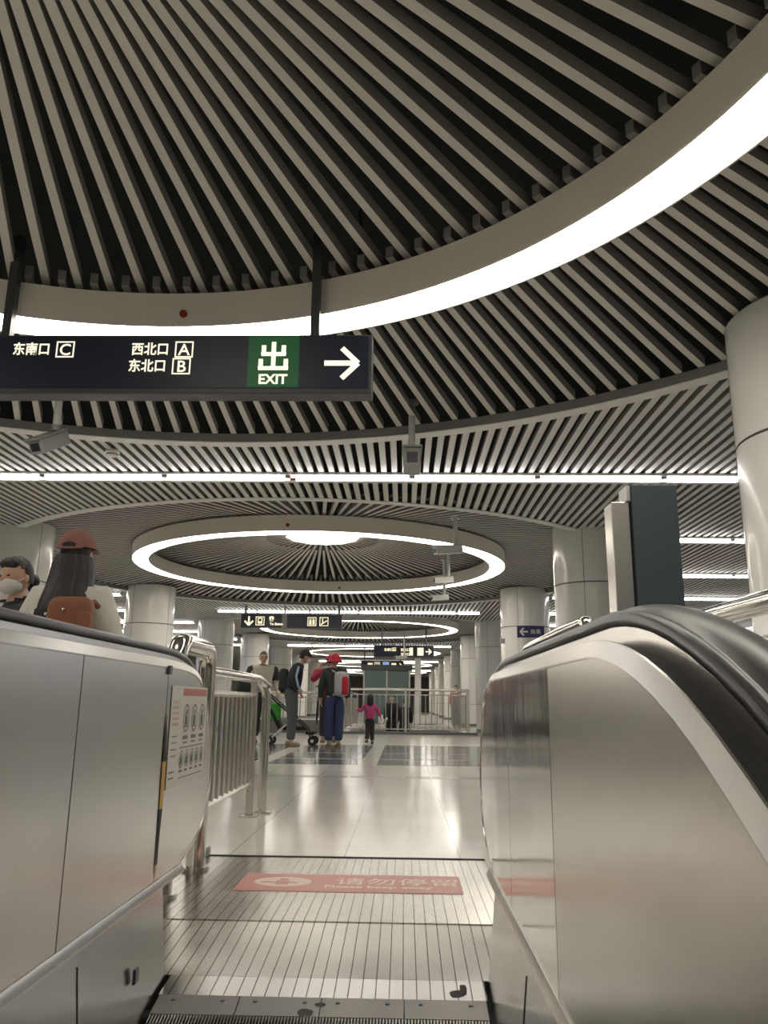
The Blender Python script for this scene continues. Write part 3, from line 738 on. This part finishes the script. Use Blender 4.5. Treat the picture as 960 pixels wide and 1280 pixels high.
# ------------------------------------------------------------------ cctv cameras
def cctv(label, x, y, z, L, w, h, yaw, tilt, pole_top, pole_dx=0., light=False):
    t = thing('security_camera', label, 'security camera', (x, y, z))
    m = M['camlight'] if light else M['camgrey']
    R = Matrix.Rotation(yaw, 4, 'Z') @ Matrix.Rotation(tilt, 4, 'X')
    bm = B(); box(bm, -w/2, w/2, -L/2, L/2, -h/2, h/2); bevel(bm, w*.08); bm.transform(R); link('housing', bm, m, t)
    bm = B(); box(bm, -w*.58, w*.58, -L*.58, L*.5, h*.5, h*.58); bm.transform(R); link('sun_shield', bm, m, t)
    bm = B(); box(bm, -w*.30, w*.30, -L/2-.006, -L/2+.004, -h*.28, h*.25); bm.transform(R); link('lens_window', bm, M['lens'], t)
    q = R @ Vector((pole_dx, L*.3, h*.55))
    bm = B(); tube(bm, [q, q+Vector((0,0,.05))], w*.28, 14); link('swivel', bm, m, t, True)
    bm = B(); tube(bm, [q+Vector((0,0,.04)), (q.x, q.y, pole_top-z)], .030, 14); link('pole', bm, M['camlight'], t, True)
    bm = B(); tube(bm, [(q.x, q.y, pole_top-z-.01), (q.x, q.y, pole_top-z+.015)], .06, 16); link('ceiling_plate', bm, m, t, True)
cctv('grey box security camera on a short pole at left, below the exit sign', -2.86, 6.0, 2.83, .34, .13, .12, -.30, .55, 3.32)
cctv('grey security camera facing the viewer, in front of the nearest tube light line', .06, 6.5, 2.83, .32, .15, .17, 0, .05, 3.40)
cctv('pale security camera, highest of the three at the right of the second ring', .56, 10.0, 2.73, .38, .10, .10, -1.15, .12, 3.16, light=True)
cctv('pale security camera, middle of the three at the right of the second ring', .68, 13.7, 2.90, .36, .09, .10, -1.15, .12, 3.6, light=True)
cctv('pale security camera, lowest of the three at the right of the second ring', .70, 15.6, 2.84, .36, .09, .10, -1.15, .12, 3.6, light=True)
cctv('far pale security camera hanging just under the far exit sign', -.1, 27.6, 2.33, .42, .11, .11, -1.1, .1, 3.17, light=True)
t = thing('smoke_detector', 'round cream smoke detector on the slats above the nearest tube light line', 'smoke detector', (-2.85, 7.3, ZC))
bm = B(); lathe(bm, [(.001, -.06), (.04, -.058), (.052, -.045), (.054, -.03), (.07, -.02), (.07, 0), (.001, 0)], 0, 0, 24, closed=False); link('body', bm, M['flange'], t, True)
bm = B(); lathe(bm, [(.0535, -.045), (.056, -.045), (.056, -.036), (.0535, -.036)], 0, 0, 24); link('vent_band', bm, M['signgrey'], t)

# ------------------------------------------------------------------ far hall: glass lift, counter, light boxes
t = thing('glass_lift', 'green tinted glass lift shaft beyond the stair opening', 'lift', (-1.66, 33, 0))
bm = B(); box(bm, .06, 1.86, .02, .04, 0, 2.1); link('glass_front', bm, M['glass'], t)
bm = B(); box(bm, 0.02, .04, 0, 2, 0, 2.1); link('glass_side', bm, M['glass'], t)
bm = B(); box(bm, 1.88, 1.90, 0, 2, 0, 2.1); link('glass_side', bm, M['glass'], t)
bm = B(); box(bm, -.1, 2.0, -.06, 2.06, 2.1, 2.32); link('roof_fascia', bm, M['signframe'], t)
bm = B(); box(bm, .06, 1.86, 2.0, 2.05, 0, 2.1); link('rear_panel', bm, M['slate'], t)
for x in (0, .93, 1.86):
    bm = B(); box(bm, x, x+.06, -.02, .05, 0, 2.1); link('mullion', bm, M['steel'], t)
bm = B(); box(bm, 0, 1.9, -.02, .05, 1.35, 1.40); link('transom', bm, M['steel'], t)
bm = B(); box(bm, .44, .70, 33, 33.3, 0, 2.6); bevel(bm, .02); tag(link('pale_pier', bm, M['column']), 'pale square pier right of the glass lift', 'pier')
bm = B(); box(bm, -1.0, 1.35, 32.2, 32.6, .03, .34); box(bm, -.95, 1.3, 32.25, 32.55, 0, .03); tag(link('low_white_counter', bm, M['whiteplastic']), 'low white counter in front of the glass lift, seen through the railing', 'counter')
for k, (y0, y1) in enumerate(((17., 19.6), (21., 24.), (26., 29.))):
    t = thing('light_box', 'blue lit advertising box on the left wall, the %s' % ['nearest', 'middle', 'farthest'][k], 'light box', (XW0+.005, y0, 1.0), group='blue light boxes on the left wall')
    bm = B(); box(bm, 0, .10, 0, y1-y0, 0, 1.7); link('casing', bm, M['steel'], t)
    bm = B(); box(bm, .10, .105, .05, y1-y0-.05, .05, 1.65); link('lit_face', bm, M['blue'], t)
bm = B(); box(bm, 0, .10, 0, 2.6, 0, 1.7); t = thing('light_box', 'blue lit advertising box on the right wall', 'light box', (XW1-.105, 21.5, 1.2))
link('casing', bm, M['steel'], t)
bm = B(); box(bm, -.005, 0, .05, 2.55, .05, 1.65); link('lit_face', bm, M['blue'], t)

# ------------------------------------------------------------------ people
def lerp(a, b_, t): return tuple(a[i]+(b_[i]-a[i])*t for i in range(3))
def head_mesh(bm, c, s=1., pitch=0., yaw=0., mi=0, face=True):
    """head with jaw, brow, nose, ears; c = centre, faces +Y when yaw = 0"""
    R = Matrix.Translation(c) @ Matrix.Rotation(yaw, 4, 'Z') @ Matrix.Rotation(pitch, 4, 'X')
    d = bmesh.ops.create_uvsphere(bm, u_segments=24, v_segments=18, radius=1)
    for v in d['verts']:
        x, y, z = v.co
        x *= .075; y *= .095; z *= .115
        if z < 0: k = -z/.115; x *= 1-.35*k*k; y = y*(1-.25*k*k) + .012*k
        if y > 0 and face:
            if abs(x) < .018 and -.045 < z < .02: y += .020*(1-abs(x)/.018)*(1-abs(z+.022)/.045)      # nose
            if .015 < abs(x) < .045 and abs(z-.004) < .018: y -= .006                                  # eye sockets
        v.co = R @ Vector((x*s, y*s, z*s))
    for sd in (-1, 1):
        e = bmesh.ops.create_uvsphere(bm, u_segments=8, v_segments=6, radius=1, matrix=R @ Matrix.Translation((sd*.075*s, -.008*s, -.01*s)) @ Matrix.Diagonal((.012*s, .02*s, .03*s, 1)))
    return R
def hand(nodes, edges, root, wrist, direction, side, s=1.):
    d = Vector(direction).normalized(); w = Vector(wrist)
    lat = d.cross(Vector((0,0,1))) if abs(d.z) < .9 else Vector((0,1,0)); lat = (lat - d*lat.dot(d)).normalized()
    n = d.cross(lat)
    palm = w + d*.06*s; nodes[root+'p'] = (tuple(palm), (.030*s, .016*s)); edges.append((root, root+'p'))
    for i, ln in enumerate((.062, .072, .068, .052)):
        b_ = palm + lat*(i-1.5)*.019*s + d*.02*s; m_ = b_ + d*ln*.5*s + n*.008*s; e = m_ + d*ln*.4*s + n*.022*s
        for q, p in (('a', b_), ('b', m_), ('c', e)): nodes[f'{root}f{i}{q}'] = (tuple(p), .0085*s)
        edges += [(root+'p', f'{root}f{i}a'), (f'{root}f{i}a', f'{root}f{i}b'), (f'{root}f{i}b', f'{root}f{i}c')]
    tb = w + d*.03*s - lat*.028*s; te = tb + d*.035*s - lat*.02*s + n*.015*s
    nodes[root+'ta'] = (tuple(tb), .011*s); nodes[root+'tb'] = (tuple(te), .009*s); edges += [(root+'p', root+'ta'), (root+'ta', root+'tb')]
def figure(label, loc, rz, J, mats, s=1., head_yaw=0., head_pitch=0., name='person', hair='short', hat=None, cat='person', hips=.155, sleeves=True, shoes='shoe', extra=None, brim=None):
    """J: joints in metres; mats: top, legs; body is one skin surface, clothes are children over it"""
    t = thing(name, label, cat, loc, rz)
    g = lambda k: tuple(v*s for v in J[k])
    nodes = {}; edges = []
    def nd(k, p, r): nodes[k] = (p, tuple(q*s for q in r) if isinstance(r, tuple) else r*s)
    nd('pel', g('pel'), (.115, .095)); nd('waist', lerp(g('pel'), g('chest'), .5), (.105, .085)); nd('chest', g('chest'), (.145, .095))
    nd('neckb', g('neck'), .058); nd('neckt', lerp(g('neck'), g('head'), .55), .052)
    edges += [('pel', 'waist'), ('waist', 'chest'), ('chest', 'neckb'), ('neckb', 'neckt')]
    for a in 'LR':
        nd('sh'+a, g('sh'+a), .060); nd('el'+a, g('el'+a), .042); nd('wr'+a, g('wr'+a), .028)
        edges += [('chest', 'sh'+a), ('sh'+a, 'el'+a), ('el'+a, 'wr'+a)]
        hand(nodes, edges, 'wr'+a, g('wr'+a), Vector(g('wr'+a))-Vector(g('el'+a)), 1 if a == 'R' else -1, s)
        nd('hip'+a, g('hip'+a), .088); nd('kn'+a, g('kn'+a), .060); nd('an'+a, g('an'+a), .040)
        edges += [('pel', 'hip'+a), ('hip'+a, 'kn'+a), ('kn'+a, 'an'+a)]
        f = Vector(g('an'+a)) + Vector(J.get('toe'+a, (0, .14, -.055)))*s; nd('to'+a, tuple(Vector(g('an'+a)) + Vector(J.get('toe'+a, (0, .14, -.055)))*s*.7), .022); edges.append(('an'+a, 'to'+a))
    hc = g('head'); hs = s*J.get('hs', 1.)
    skin('body', nodes, edges, M['skin'], t, 0, 2, extra=lambda bm: head_mesh(bm, hc, hs, head_pitch, head_yaw))
    # trousers
    n2 = {}; e2 = []
    n2['pel'] = (g('pel'), (.155*s, .125*s)); n2['top'] = (lerp(g('pel'), g('chest'), .30), (.140*s, .112*s)); e2.append(('pel', 'top'))
    for a in 'LR':
        n2['h'+a] = (g('hip'+a), .105*s); n2['m'+a] = (lerp(g('hip'+a), g('kn'+a), .5), .095*s); n2['k'+a] = (g('kn'+a), .078*s); n2['c'+a] = (lerp(g('kn'+a), g('an'+a), .5), .072*s)
        n2['a'+a] = (lerp(g('kn'+a), g('an'+a), .93), .066*s)
        e2 += [('pel', 'h'+a), ('h'+a, 'm'+a), ('m'+a, 'k'+a), ('k'+a, 'c'+a), ('c'+a, 'a'+a)]
    skin('trousers', n2, e2, M[mats[1]], t, 0, 2, grow=1.24)
    n3 = {}; e3 = []; low = g('hem') if 'hem' in J else lerp(g('pel'), g('chest'), -.15)
    n3['hem'] = (low, (.178*s, .145*s)); n3['w'] = (lerp(low, g('chest'), .5), (.172*s, .135*s)); n3['c'] = (g('chest'), (.185*s, .135*s)); n3['n'] = (lerp(g('chest'), g('neck'), .75), (.085*s, .08*s)); n3['col'] = (lerp(g('neck'), g('head'), .22), .070*s)
    e3 += [('hem', 'w'), ('w', 'c'), ('c', 'n'), ('n', 'col')]
    for a in 'LR':
        n3['s'+a] = (g('sh'+a), .080*s); n3['u'+a] = (lerp(g('sh'+a), g('el'+a), .5), .070*s); n3['e'+a] = (g('el'+a), .062*s); n3['f'+a] = (lerp(g('el'+a), g('wr'+a), .9), .050*s)
        e3 += [('c', 's'+a), ('s'+a, 'u'+a), ('u'+a, 'e'+a), ('e'+a, 'f'+a)]
    skin('jacket', n3, e3, M[mats[0]], t, 2, 2, grow=1.17)
    for a in 'LR':
        an = Vector(g('an'+a)); f = Vector(J.get('toe'+a, (0, .14, -.055)))*s; bm = B()
        q = an + Vector((0, 0, -.045*s)); dirv = Vector((f.x, f.y, 0)).normalized()
        rot = Matrix.Rotation(math.atan2(-dirv.x, dirv.y), 4, 'Z')
        box(bm, -.042*s, .042*s, -.075*s, .175*s, -.035*s, -.018*s); ball(bm, (0, .05*s, -.008*s), (.050*s, .130*s, .042*s), 14); ball(bm, (0, -.03*s, .015*s), (.050*s, .065*s, .055*s), 12)
        bm.transform(Matrix.Translation(q) @ rot); link('shoe', bm, M[shoes], t, True)
    HR = Matrix.Translation(hc) @ Matrix.Rotation(head_yaw, 4, 'Z') @ Matrix.Rotation(head_pitch, 4, 'X')
    def hb(): return B()
    if hair:
        bm = B(); d = bmesh.ops.create_uvsphere(bm, u_segments=24, v_segments=18, radius=1)
        kill = []
        for v in bm.verts:
            x, y, z = v.co
            if (y > .25 and z < .42) or z < (-.35 if hair == 'short' else -.9): kill.append(v)
            w = .084 if hair == 'short' else .092
            v.co = Vector((x*w, y*.105 - .004, z*.127 + .004))*hs
        bmesh.ops.delete(bm, geom=kill, context='VERTS')
        bmesh.ops.solidify(bm, geom=bm.faces[:], thickness=.012*hs)
        if hair == 'long': ball(bm, (0, -.055*hs, -.09*hs), (.088*hs, .055*hs, .13*hs), 18)
        bm.transform(HR); link('hair', bm, M['hair'], t, True)
    if hat:
        bm = B(); d = bmesh.ops.create_uvsphere(bm, u_segments=28, v_segments=20, radius=1)
        kill = [v for v in bm.verts if v.co.z < -.02]
        for v in bm.verts: v.co = Vector((v.co.x*.098, v.co.y*.115 - .004, v.co.z*.112 + .028))*hs
        bmesh.ops.delete(bm, geom=kill, context='VERTS'); bmesh.ops.solidify(bm, geom=bm.faces[:], thickness=.004)
        bm.transform(HR); h = link('hat', bm, M[hat], t, True)
        bm = B()
        if brim == 'bucket':
            lathe(bm, [(.098*hs, .032*hs), (.142*hs, -.028*hs), (.144*hs, -.024*hs), (.100*hs, .040*hs)], 0, 0, 28)
            for v in bm.verts: v.co.y *= 1.12
        else:
            n = 14; A = [bm.verts.new((.092*hs*math.cos(PI*k/n), (.075+.02)*hs*math.sin(PI*k/n)*1.0 + .03*hs, .030*hs)) for k in range(n+1)]
            C_ = [bm.verts.new((.085*hs*math.cos(PI*k/n), .16*hs*math.sin(PI*k/n)**.8 + .04*hs, .012*hs + .012*hs*math.sin(PI*k/n))) for k in range(n+1)]
            for k in range(n): bm.faces.new((A[k], A[k+1], C_[k+1], C_[k]))
            bmesh.ops.solidify(bm, geom=bm.faces[:], thickness=.004)
        bm.transform(HR); link('brim', bm, M[hat], h, True)
    if extra: extra(t, s, HR, hs)
    return t
BASE = dict(pel=(0,0,.95), chest=(0,0,1.28), neck=(0,0,1.46), head=(0,.02,1.62), shL=(-.19,0,1.40), shR=(.19,0,1.40), elL=(-.25,-.02,1.12), elR=(.25,-.02,1.12),
            wrL=(-.25,.06,.88), wrR=(.25,.06,.88), hipL=(-.095,0,.90), hipR=(.095,0,.90), knL=(-.10,.02,.49), knR=(.10,.02,.49), anL=(-.11,0,.085), anR=(.11,0,.085))
def J(**k): d = dict(BASE); d.update(k); return d
def face_bits(t, HR, hs, glasses=False, mask=False):
    bm = B()
    for sd in (-1, 1): ball(bm, (sd*.030*hs, .080*hs, .005*hs), (.013*hs, .008*hs, .006*hs), 10)
    bm.transform(HR); link('eyes', bm, M['hair'], t, True)
    if not mask:
        bm = B(); ball(bm, (0, .082*hs, -.062*hs), (.022*hs, .010*hs, .006*hs), 10); bm.transform(HR); link('mouth', bm, M['cloth_wine'], t, True)
    if glasses:
        bm = B()
        for sd in (-1, 1):
            n = 16; pts = [Vector((sd*.033*hs + .024*hs*math.cos(2*PI*k/n), .096*hs, .003*hs + .018*hs*math.sin(2*PI*k/n))) for k in range(n+1)]
            tube(bm, pts, .003*hs, 5); tube(bm, [(sd*.057*hs, .09*hs, .01*hs), (sd*.078*hs, 0, .0)], .0025*hs, 5)
        bm.transform(HR); link('glasses', bm, M['black'], t)
def backpack(t, s, c, sz, m, m2=None, tilt=0., straps=True):
    bm = B(); box(bm, -sz[0]/2, sz[0]/2, -sz[1]/2, sz[1]/2, -sz[2]/2, sz[2]/2)
    for v in bm.verts:
        if v.co.z > 0: v.co.x *= .8; v.co.y *= .75
    bevel(bm, min(sz)*.32, 4); bm.transform(Matrix.Translation(c) @ Matrix.Rotation(tilt, 4, 'X')); b_ = link('backpack', bm, M[m], None, True)
    b_.parent = None
    return b_

# man with glasses behind the barrier railing, looking this way
def ex1(t, s, HR, hs):
    face_bits(t, HR, hs, glasses=True)
    for a in (-1, 1):
        bm = B(); tube(bm, [(a*.17*s, 0, 1.44*s), (a*.22*s, 0, 1.40*s), (a*.262*s, .0, 1.28*s), (a*.27*s, .03*s, 1.18*s)], [.05*s, .088*s, .086*s, .078*s], 14); link('dark_sleeve', bm, M['cloth_dark'], t, True)
figure('man with glasses in a cream and black jacket standing behind the barrier railing', (-2.93, 16.7, 0), PI+.35,
       J(elR=(.27,.06,1.14), wrR=(.12,.26,1.10), elL=(-.28,-.02,1.14), wrL=(-.28,.12,.95), anL=(-.10,-.04,.085)), ('cloth_cream', 'cloth_dark'), 1.05, 0, .0, extra=ex1)
bm = B(); box(bm, -.15, .15, -.06, .06, -.17, .17); bevel(bm, .04, 3); tube(bm, [(-.1, 0, .15), (0, 0, .32), (.1, 0, .15)], .012, 8)
tag(link('shoulder_bag', bm, M['cloth_dark'], None, True, loc=(-3.26, 16.45, 1.05), rot=(0, .2, .4)), 'black shoulder bag held by the man with glasses', 'bag')

# older man in a navy jacket bending to the right over the stroller
def ex2(t, s, HR, hs):
    face_bits(t, HR, hs, mask=True)
    bm = B(); ball(bm, (0, .055*hs, -.055*hs), (.062*hs, .055*hs, .052*hs), 16); bm.transform(HR); link('face_mask', bm, M['mask'], t, True)
    for a in (-1, 1):
        bm = B(); tube(bm, [(a*.255*s, .10*s, 1.40*s), (a*.335*s, .06*s, 1.22*s), (a*.315*s, .10*s, 1.06*s), (a*.290*s, .18*s, .96*s)], .022*s, 8); link('sleeve_stripe', bm, M['cloth_blue'], t, True)
figure('man in navy jacket with pale blue sleeve stripes and dark cap, leaning forward', (-2.12, 15.35, 0), -PI/2+.15,
       J(pel=(0,-.03,.95), chest=(0,.05,1.28), neck=(0,.14,1.45), head=(0,.22,1.59), shL=(-.19,.08,1.40), shR=(.19,.08,1.40), elL=(-.27,-.03,1.15), elR=(.27,-.03,1.15), wrL=(-.22,.12,.97), wrR=(.22,.12,.97),
         hem=(0,-.02,.90)), ('cloth_navy', 'cloth_grey'), 1.04, 0, -.15, hair='short', hat='cloth_dark', extra=ex2, shoes='tan')
bm = B(); box(bm, -.15, .15, -.09, .09, -.22, .22); bevel(bm, .07, 4)
tag(link('backpack', bm, M['cloth_dark'], None, True, loc=(-2.29, 15.42, 1.20), rot=(0, .25, PI/2)), 'black backpack worn by the man in the navy jacket', 'backpack')

# person in red bucket hat seen from behind
figure('person in red bucket hat and dark green jacket seen from behind, carrying a backpack', (-1.31, 15.35, 0), .25,
       J(anL=(-.09,.02,.085), anR=(.09,-.02,.085), elL=(-.26,.02,1.12), wrL=(-.25,.10,.88), hem=(0,0,.90)), ('cloth_dgreen', 'cloth_jean'), .98, .25, 0, hair='short', hat='cloth_red', brim='bucket', shoes='tan')
bp = thing('backpack', 'grey and red backpack on the person in the red bucket hat', 'backpack', (-1.17, 15.19, 1.14), .75)
bm = B(); box(bm, -.14, .14, -.10, .10, -.22, .24); bevel(bm, .085, 5); link('main_bag', bm, M['cloth_lgrey'], bp, True)
bm = B(); box(bm, -.07, .07, -.15, -.05, -.19, .15); bevel(bm, .045, 4); link('front_pocket', bm, M['cloth_red'], bp, True)
for a in (-.09, .09):
    bm = B(); tube(bm, [(a, .08, .22), (a, .20, .27), (a, .26, .15), (a, .22, -.1), (a, .1, -.2)], .018, 6); link('strap', bm, M['cloth_lgrey'], bp, True)

# person in wine-red coat just behind, arm raised to the head
figure('person in wine-red jacket, hand raised to the head, half hidden behind the red hat', (-1.56, 17.0, 0), .2,
       J(elL=(-.36,.06,1.22), wrL=(-.22,.14,1.50), elR=(.26,.0,1.12)), ('cloth_wine', 'cloth_dark'), 1.02, .3, 0, hair='short', hat='cloth_wine', shoes='tan')
bm = B(); tube(bm, [(0, 0, .10), (.03, 0, .75), (.03, 0, .80), (.0, 0, .86), (-.04, 0, .84)], [.012, .014, .014, .014, .012], 8)
for v in bm.verts: pass
tube(bm, [(0, 0, .12), (.01, 0, .3), (.025, 0, .62)], [.012, .030, .014], 10)
tag(link('umbrella', bm, M['cloth_dark'], None, True, loc=(-1.78, 16.7, .28)), 'closed dark umbrella held beside the wine-red jacket', 'umbrella')

# little girl in magenta
figure('small child in magenta jacket and dark trousers walking away with long black hair', (-.69, 16.7, 0), .15,
       J(hs=1.45, elL=(-.33,.02,1.20), wrL=(-.50,.10,1.28), elR=(.33,.0,1.16), wrR=(.42,.06,.98), head=(0,.02,1.66), knL=(-.08,-.03,.50), anL=(-.14,-.30,.15), toeL=(-.02,.12,-.08), knR=(.09,.05,.49), anR=(.10,.05,.085), hem=(0,0,.86)),
       ('cloth_pink', 'cloth_dark'), .54, 0, 0, hair='long')

# two figures down the stairs, one beyond
figure('person in black standing down the stairs behind the railing, with a black coat', (.02, 28.3, -.78), .2, J(hem=(0,0,.8)), ('cloth_dark', 'cloth_dark'), 1.0)
figure('second person in dark clothes down the stairs, left of the black coat', (-.42, 28.6, -.66), 2.8, J(), ('uniform', 'cloth_dark'), 1.0)
figure('distant person in an orange top with dark hair beyond the railing corner', (2.0, 31.2, 0), PI-.3, J(), ('cloth_orange', 'cloth_dark'), .86, hair='long')

# stroller
t = thing('baby_stroller', 'black baby stroller with white frame beside the man in the navy jacket', 'stroller', (-2.12, 16.0, 0), 0)
for x, y in ((-.48, -.2), (-.48, .2), (.36, -.2), (.36, .2)):
    bm = B(); tube(bm, [(x, y-.02, .085), (x, y+.02, .085)], .085, 20); w = link('wheel', bm, M['black'], t, True)
    bm = B(); tube(bm, [(x, y-.024, .085), (x, y+.024, .085)], .035, 14); link('hub', bm, M['whiteplastic'], w, True)
for y in (-.2, .2):
    bm = B(); tube(bm, [(-.48, y, .09), (-.18, y, .36), (.05, y, .50)], .016, 8); link('rear_strut', bm, M['whiteplastic'], t, True)
    bm = B(); tube(bm, [(.36, y, .09), (.22, y, .34), (-.35, y, .80), (-.62, y, 1.02)], .016, 8); link('side_rail', bm, M['black'], t, True)
bm = B(); tube(bm, [(-.62, -.2, 1.02), (-.66, 0, 1.03), (-.62, .2, 1.02)], .02, 8); link('push_handle', bm, M['black'], t, True)
bm = B(); box(bm, -.25, .25, -.18, .18, .28, .36); bevel(bm, .03, 3); link('seat', bm, M['cloth_dark'], t, True)
bm = B(); box(bm, -.06, .02, -.18, .18, 0, .42); bevel(bm, .03, 3); bm.transform(Matrix.Translation((-.26, 0, .32)) @ Matrix.Rotation(-.5, 4, 'Y')); link('backrest', bm, M['cloth_dark'], t, True)
bm = B(); box(bm, .22, .40, -.16, .16, .20, .26); bevel(bm, .02, 2); link('footrest', bm, M['cloth_dark'], t, True)
bm = B(); box(bm, -.1, .1, -.07, .07, -.17, .17); bevel(bm, .03, 3); tube(bm, [(-.06, 0, .15), (0, 0, .30), (.06, 0, .15)], .008, 6)
tag(link('shopping_bag', bm, M['cloth_grn'], None, True, loc=(-2.50, 15.9, .62)), 'bright green bag hanging from the stroller handle', 'bag')

# woman with the dusty pink cap, seen from behind, beyond the left handrail
def exw(t, s, HR, hs):
    bm = B(); n = 40; rows = []
    for z, w, d, yc in ((1.60, .092, .104, -.005), (1.55, .104, .112, -.010), (1.48, .110, .110, -.022), (1.41, .116, .110, -.045), (1.34, .124, .110, -.075), (1.27, .128, .095, -.100), (1.20, .118, .07, -.115)):
        rows.append([bm.verts.new((w*math.cos(2*PI*k/n)*(1+.035*math.sin(9*k)), yc + d*math.sin(2*PI*k/n)*(1+.035*math.sin(9*k)), z*s)) for k in range(n)])
    for a, b_ in zip(rows, rows[1:]):
        for k in range(n): bm.faces.new((a[k], a[(k+1) % n], b_[(k+1) % n], b_[k]))
    for k in range(24):
        a = -1.5 + 3.*k/23 + random.uniform(-.05, .05); x = .118*math.sin(a); y = -.10-.075*math.cos(a)
        tube(bm, [(x, y+.02, 1.30*s), (x*1.05, y, 1.22*s), (x*1.12 + random.uniform(-.015, .015), y-.01, (1.13+random.uniform(-.03, .03))*s)], [.022, .016, .003], 6)
    link('long_hair', bm, M['hair'], t, True)
    bm = B(); n = 16
    A = [(.034*math.cos(2*PI*k/n), .015*math.sin(2*PI*k/n)) for k in range(n)]
    v0 = [bm.verts.new((p, -.1115*hs, .038*hs+q)) for p, q in A]; v1 = [bm.verts.new((p*1., -.121*hs, .036*hs+q)) for p, q in A]
    bm.faces.new(v0); bm.faces.new(v1[::-1])
    for k in range(n): bm.faces.new((v0[k], v0[(k+1) % n], v1[(k+1) % n], v1[k]))
    bm.transform(HR); link('cap_opening', bm, M['hair'], t)
    bm = B(); tube(bm, [(-.07*hs, -.10*hs, .024*hs), (0, -.125*hs, .018*hs), (.07*hs, -.10*hs, .024*hs)], .007, 8); bm.transform(HR); link('cap_strap', bm, M['cloth_cap'], t, True)
    bm = B(); ball(bm, (0, -.03, 1.385*s), (.15, .10, .05), 20); link('hood', bm, M['cloth_white'], t, True)
figure('woman with long black hair, dusty pink cap and white jacket, seen from behind', (-1.725, 4.05, 0), .0, J(hem=(0,0,.85), neck=(0,0,1.45), shL=(-.165,0,1.37), shR=(.165,0,1.37)), ('cloth_white', 'cloth_dark'), .965, .0, .05, hair='short', hat='cloth_cap', extra=exw)
bp = thing('leather_backpack', 'rust-brown backpack with metal studs on the woman in the pink cap', 'backpack', (-1.60, 3.775, 1.165), .05)
bm = B(); box(bm, -.125, .120, -.055, .065, -.22, .135)
for v in bm.verts:
    if v.co.z > 0: v.co.x *= .82
bevel(bm, .045, 4); link('main_bag', bm, M['cloth_rust'], bp, True)
bm = B(); box(bm, .05, .115, -.078, -.02, -.18, .06); bevel(bm, .02, 3); link('side_pocket', bm, M['cloth_rust'], bp, True)
for p in ((-.095, .045), (-.015, .068), (.07, .045)):
    bm = B(); ball(bm, (p[0], -.066, p[1]), .008, 10); link('stud', bm, M['polish'], bp, True)
for a in (-1, 1):
    bm = B(); tube(bm, [(a*.07, .03, .10), (a*.08, .07, .12), (a*.09, .11, .10)], .014, 8); link('strap', bm, M['cloth_rust'], bp, True)

# masked member of staff
def exs(t, s, HR, hs):
    face_bits(t, HR, hs, mask=True)
    bm = B(); ball(bm, (0, .040*hs, -.052*hs), (.070*hs, .072*hs, .056*hs), 24); bm.transform(HR); link('face_mask', bm, M['mask'], t, True)
    bm = B()
    for sd in (-1, 1): tube(bm, [(sd*.066*hs, .045*hs, -.035*hs), (sd*.085*hs, -.01*hs, .0)], .0025, 6)
    bm.transform(HR); link('mask_loop', bm, M['mask'], t)
    bm = B(); lathe(bm, [(.062*s, 1.47*s), (.075*s, 1.41*s), (.11*s, 1.38*s), (.10*s, 1.36*s), (.055*s, 1.40*s), (.055*s, 1.47*s)], 0, .0, 24); link('collar', bm, M['uniform'], t, True)
    bm = B(); ball(bm, (0, -.118*hs, -.02*hs), (.045*hs, .038*hs, .045*hs), 16); ball(bm, (.02*hs, -.125*hs, -.055*hs), (.025*hs, .02*hs, .03*hs), 10); bm.transform(HR); link('hair_bun', bm, M['hair'], t, True)
    bm = B(); d = ball(bm, (0, .052*hs, .078*hs), (.074*hs, .040*hs, .040*hs), 18); bm.transform(HR); link('hair_fringe', bm, M['hair'], t, True)
    for sd in (-1, 1):
        bm = B(); box(bm, sd*.165*s-.045, sd*.165*s+.045, -.03, .03, 0, .012); bevel(bm, .004); bm.transform(Matrix.Translation((0, 0, 1.462*s)) @ Matrix.Rotation(0, 4, 'Y')); e = link('epaulette', bm, M['uniform'], t)
        for k in (-.012, .008):
            bm = B(); box(bm, sd*(.175*s+k*1.0)-.004, sd*(.175*s+k*1.0)+.004, -.026, .026, .0125, .016); bm.transform(Matrix.Translation((0, 0, 1.462*s))); link('gold_bar', bm, M['gold'], e)
figure('masked staff woman in dark uniform with gold shoulder bars, hair in a bun', (-2.15, 4.36, 0), 2.45, J(neck=(0,0,1.44), head=(0,.03,1.60), shL=(-.17,0,1.37), shR=(.17,0,1.37)), ('uniform', 'uniform'), .925, .25, -.08, hair='short', extra=exs)

# ------------------------------------------------------------------ camera
pi_, ya, ro, f = .2361, .0269, .011, 990.
F = Vector((-math.sin(ya)*math.cos(pi_), math.cos(ya)*math.cos(pi_), math.sin(pi_)))
R0 = Vector((math.cos(ya), math.sin(ya), 0)); U0 = R0.cross(F)
r = R0*math.cos(ro) + U0*math.sin(ro); u = -R0*math.sin(ro) + U0*math.cos(ro)
cam = bpy.data.cameras.new('camera'); co = bpy.data.objects.new('camera', cam); COL.objects.link(co)
mw = Matrix((( r.x, u.x, -F.x, 0), (r.y, u.y, -F.y, 0), (r.z, u.z, -F.z, .82), (0,0,0,1)))
co.matrix_world = mw
cam.sensor_fit = 'VERTICAL'; cam.sensor_height = 36; cam.lens = f/1280*36; cam.clip_start = .02; cam.clip_end = 300
S.camera = co
w = bpy.data.worlds.new('world'); S.world = w; w.use_nodes = True
w.node_tree.nodes['Background'].inputs[0].default_value = (.5, .5, .5, 1); w.node_tree.nodes['Background'].inputs[1].default_value = .02
S.view_settings.view_transform = 'Standard'; S.view_settings.look = 'None'; S.view_settings.exposure = 1.28; S.view_settings.gamma = 1
S.view_settings.use_curve_mapping = False
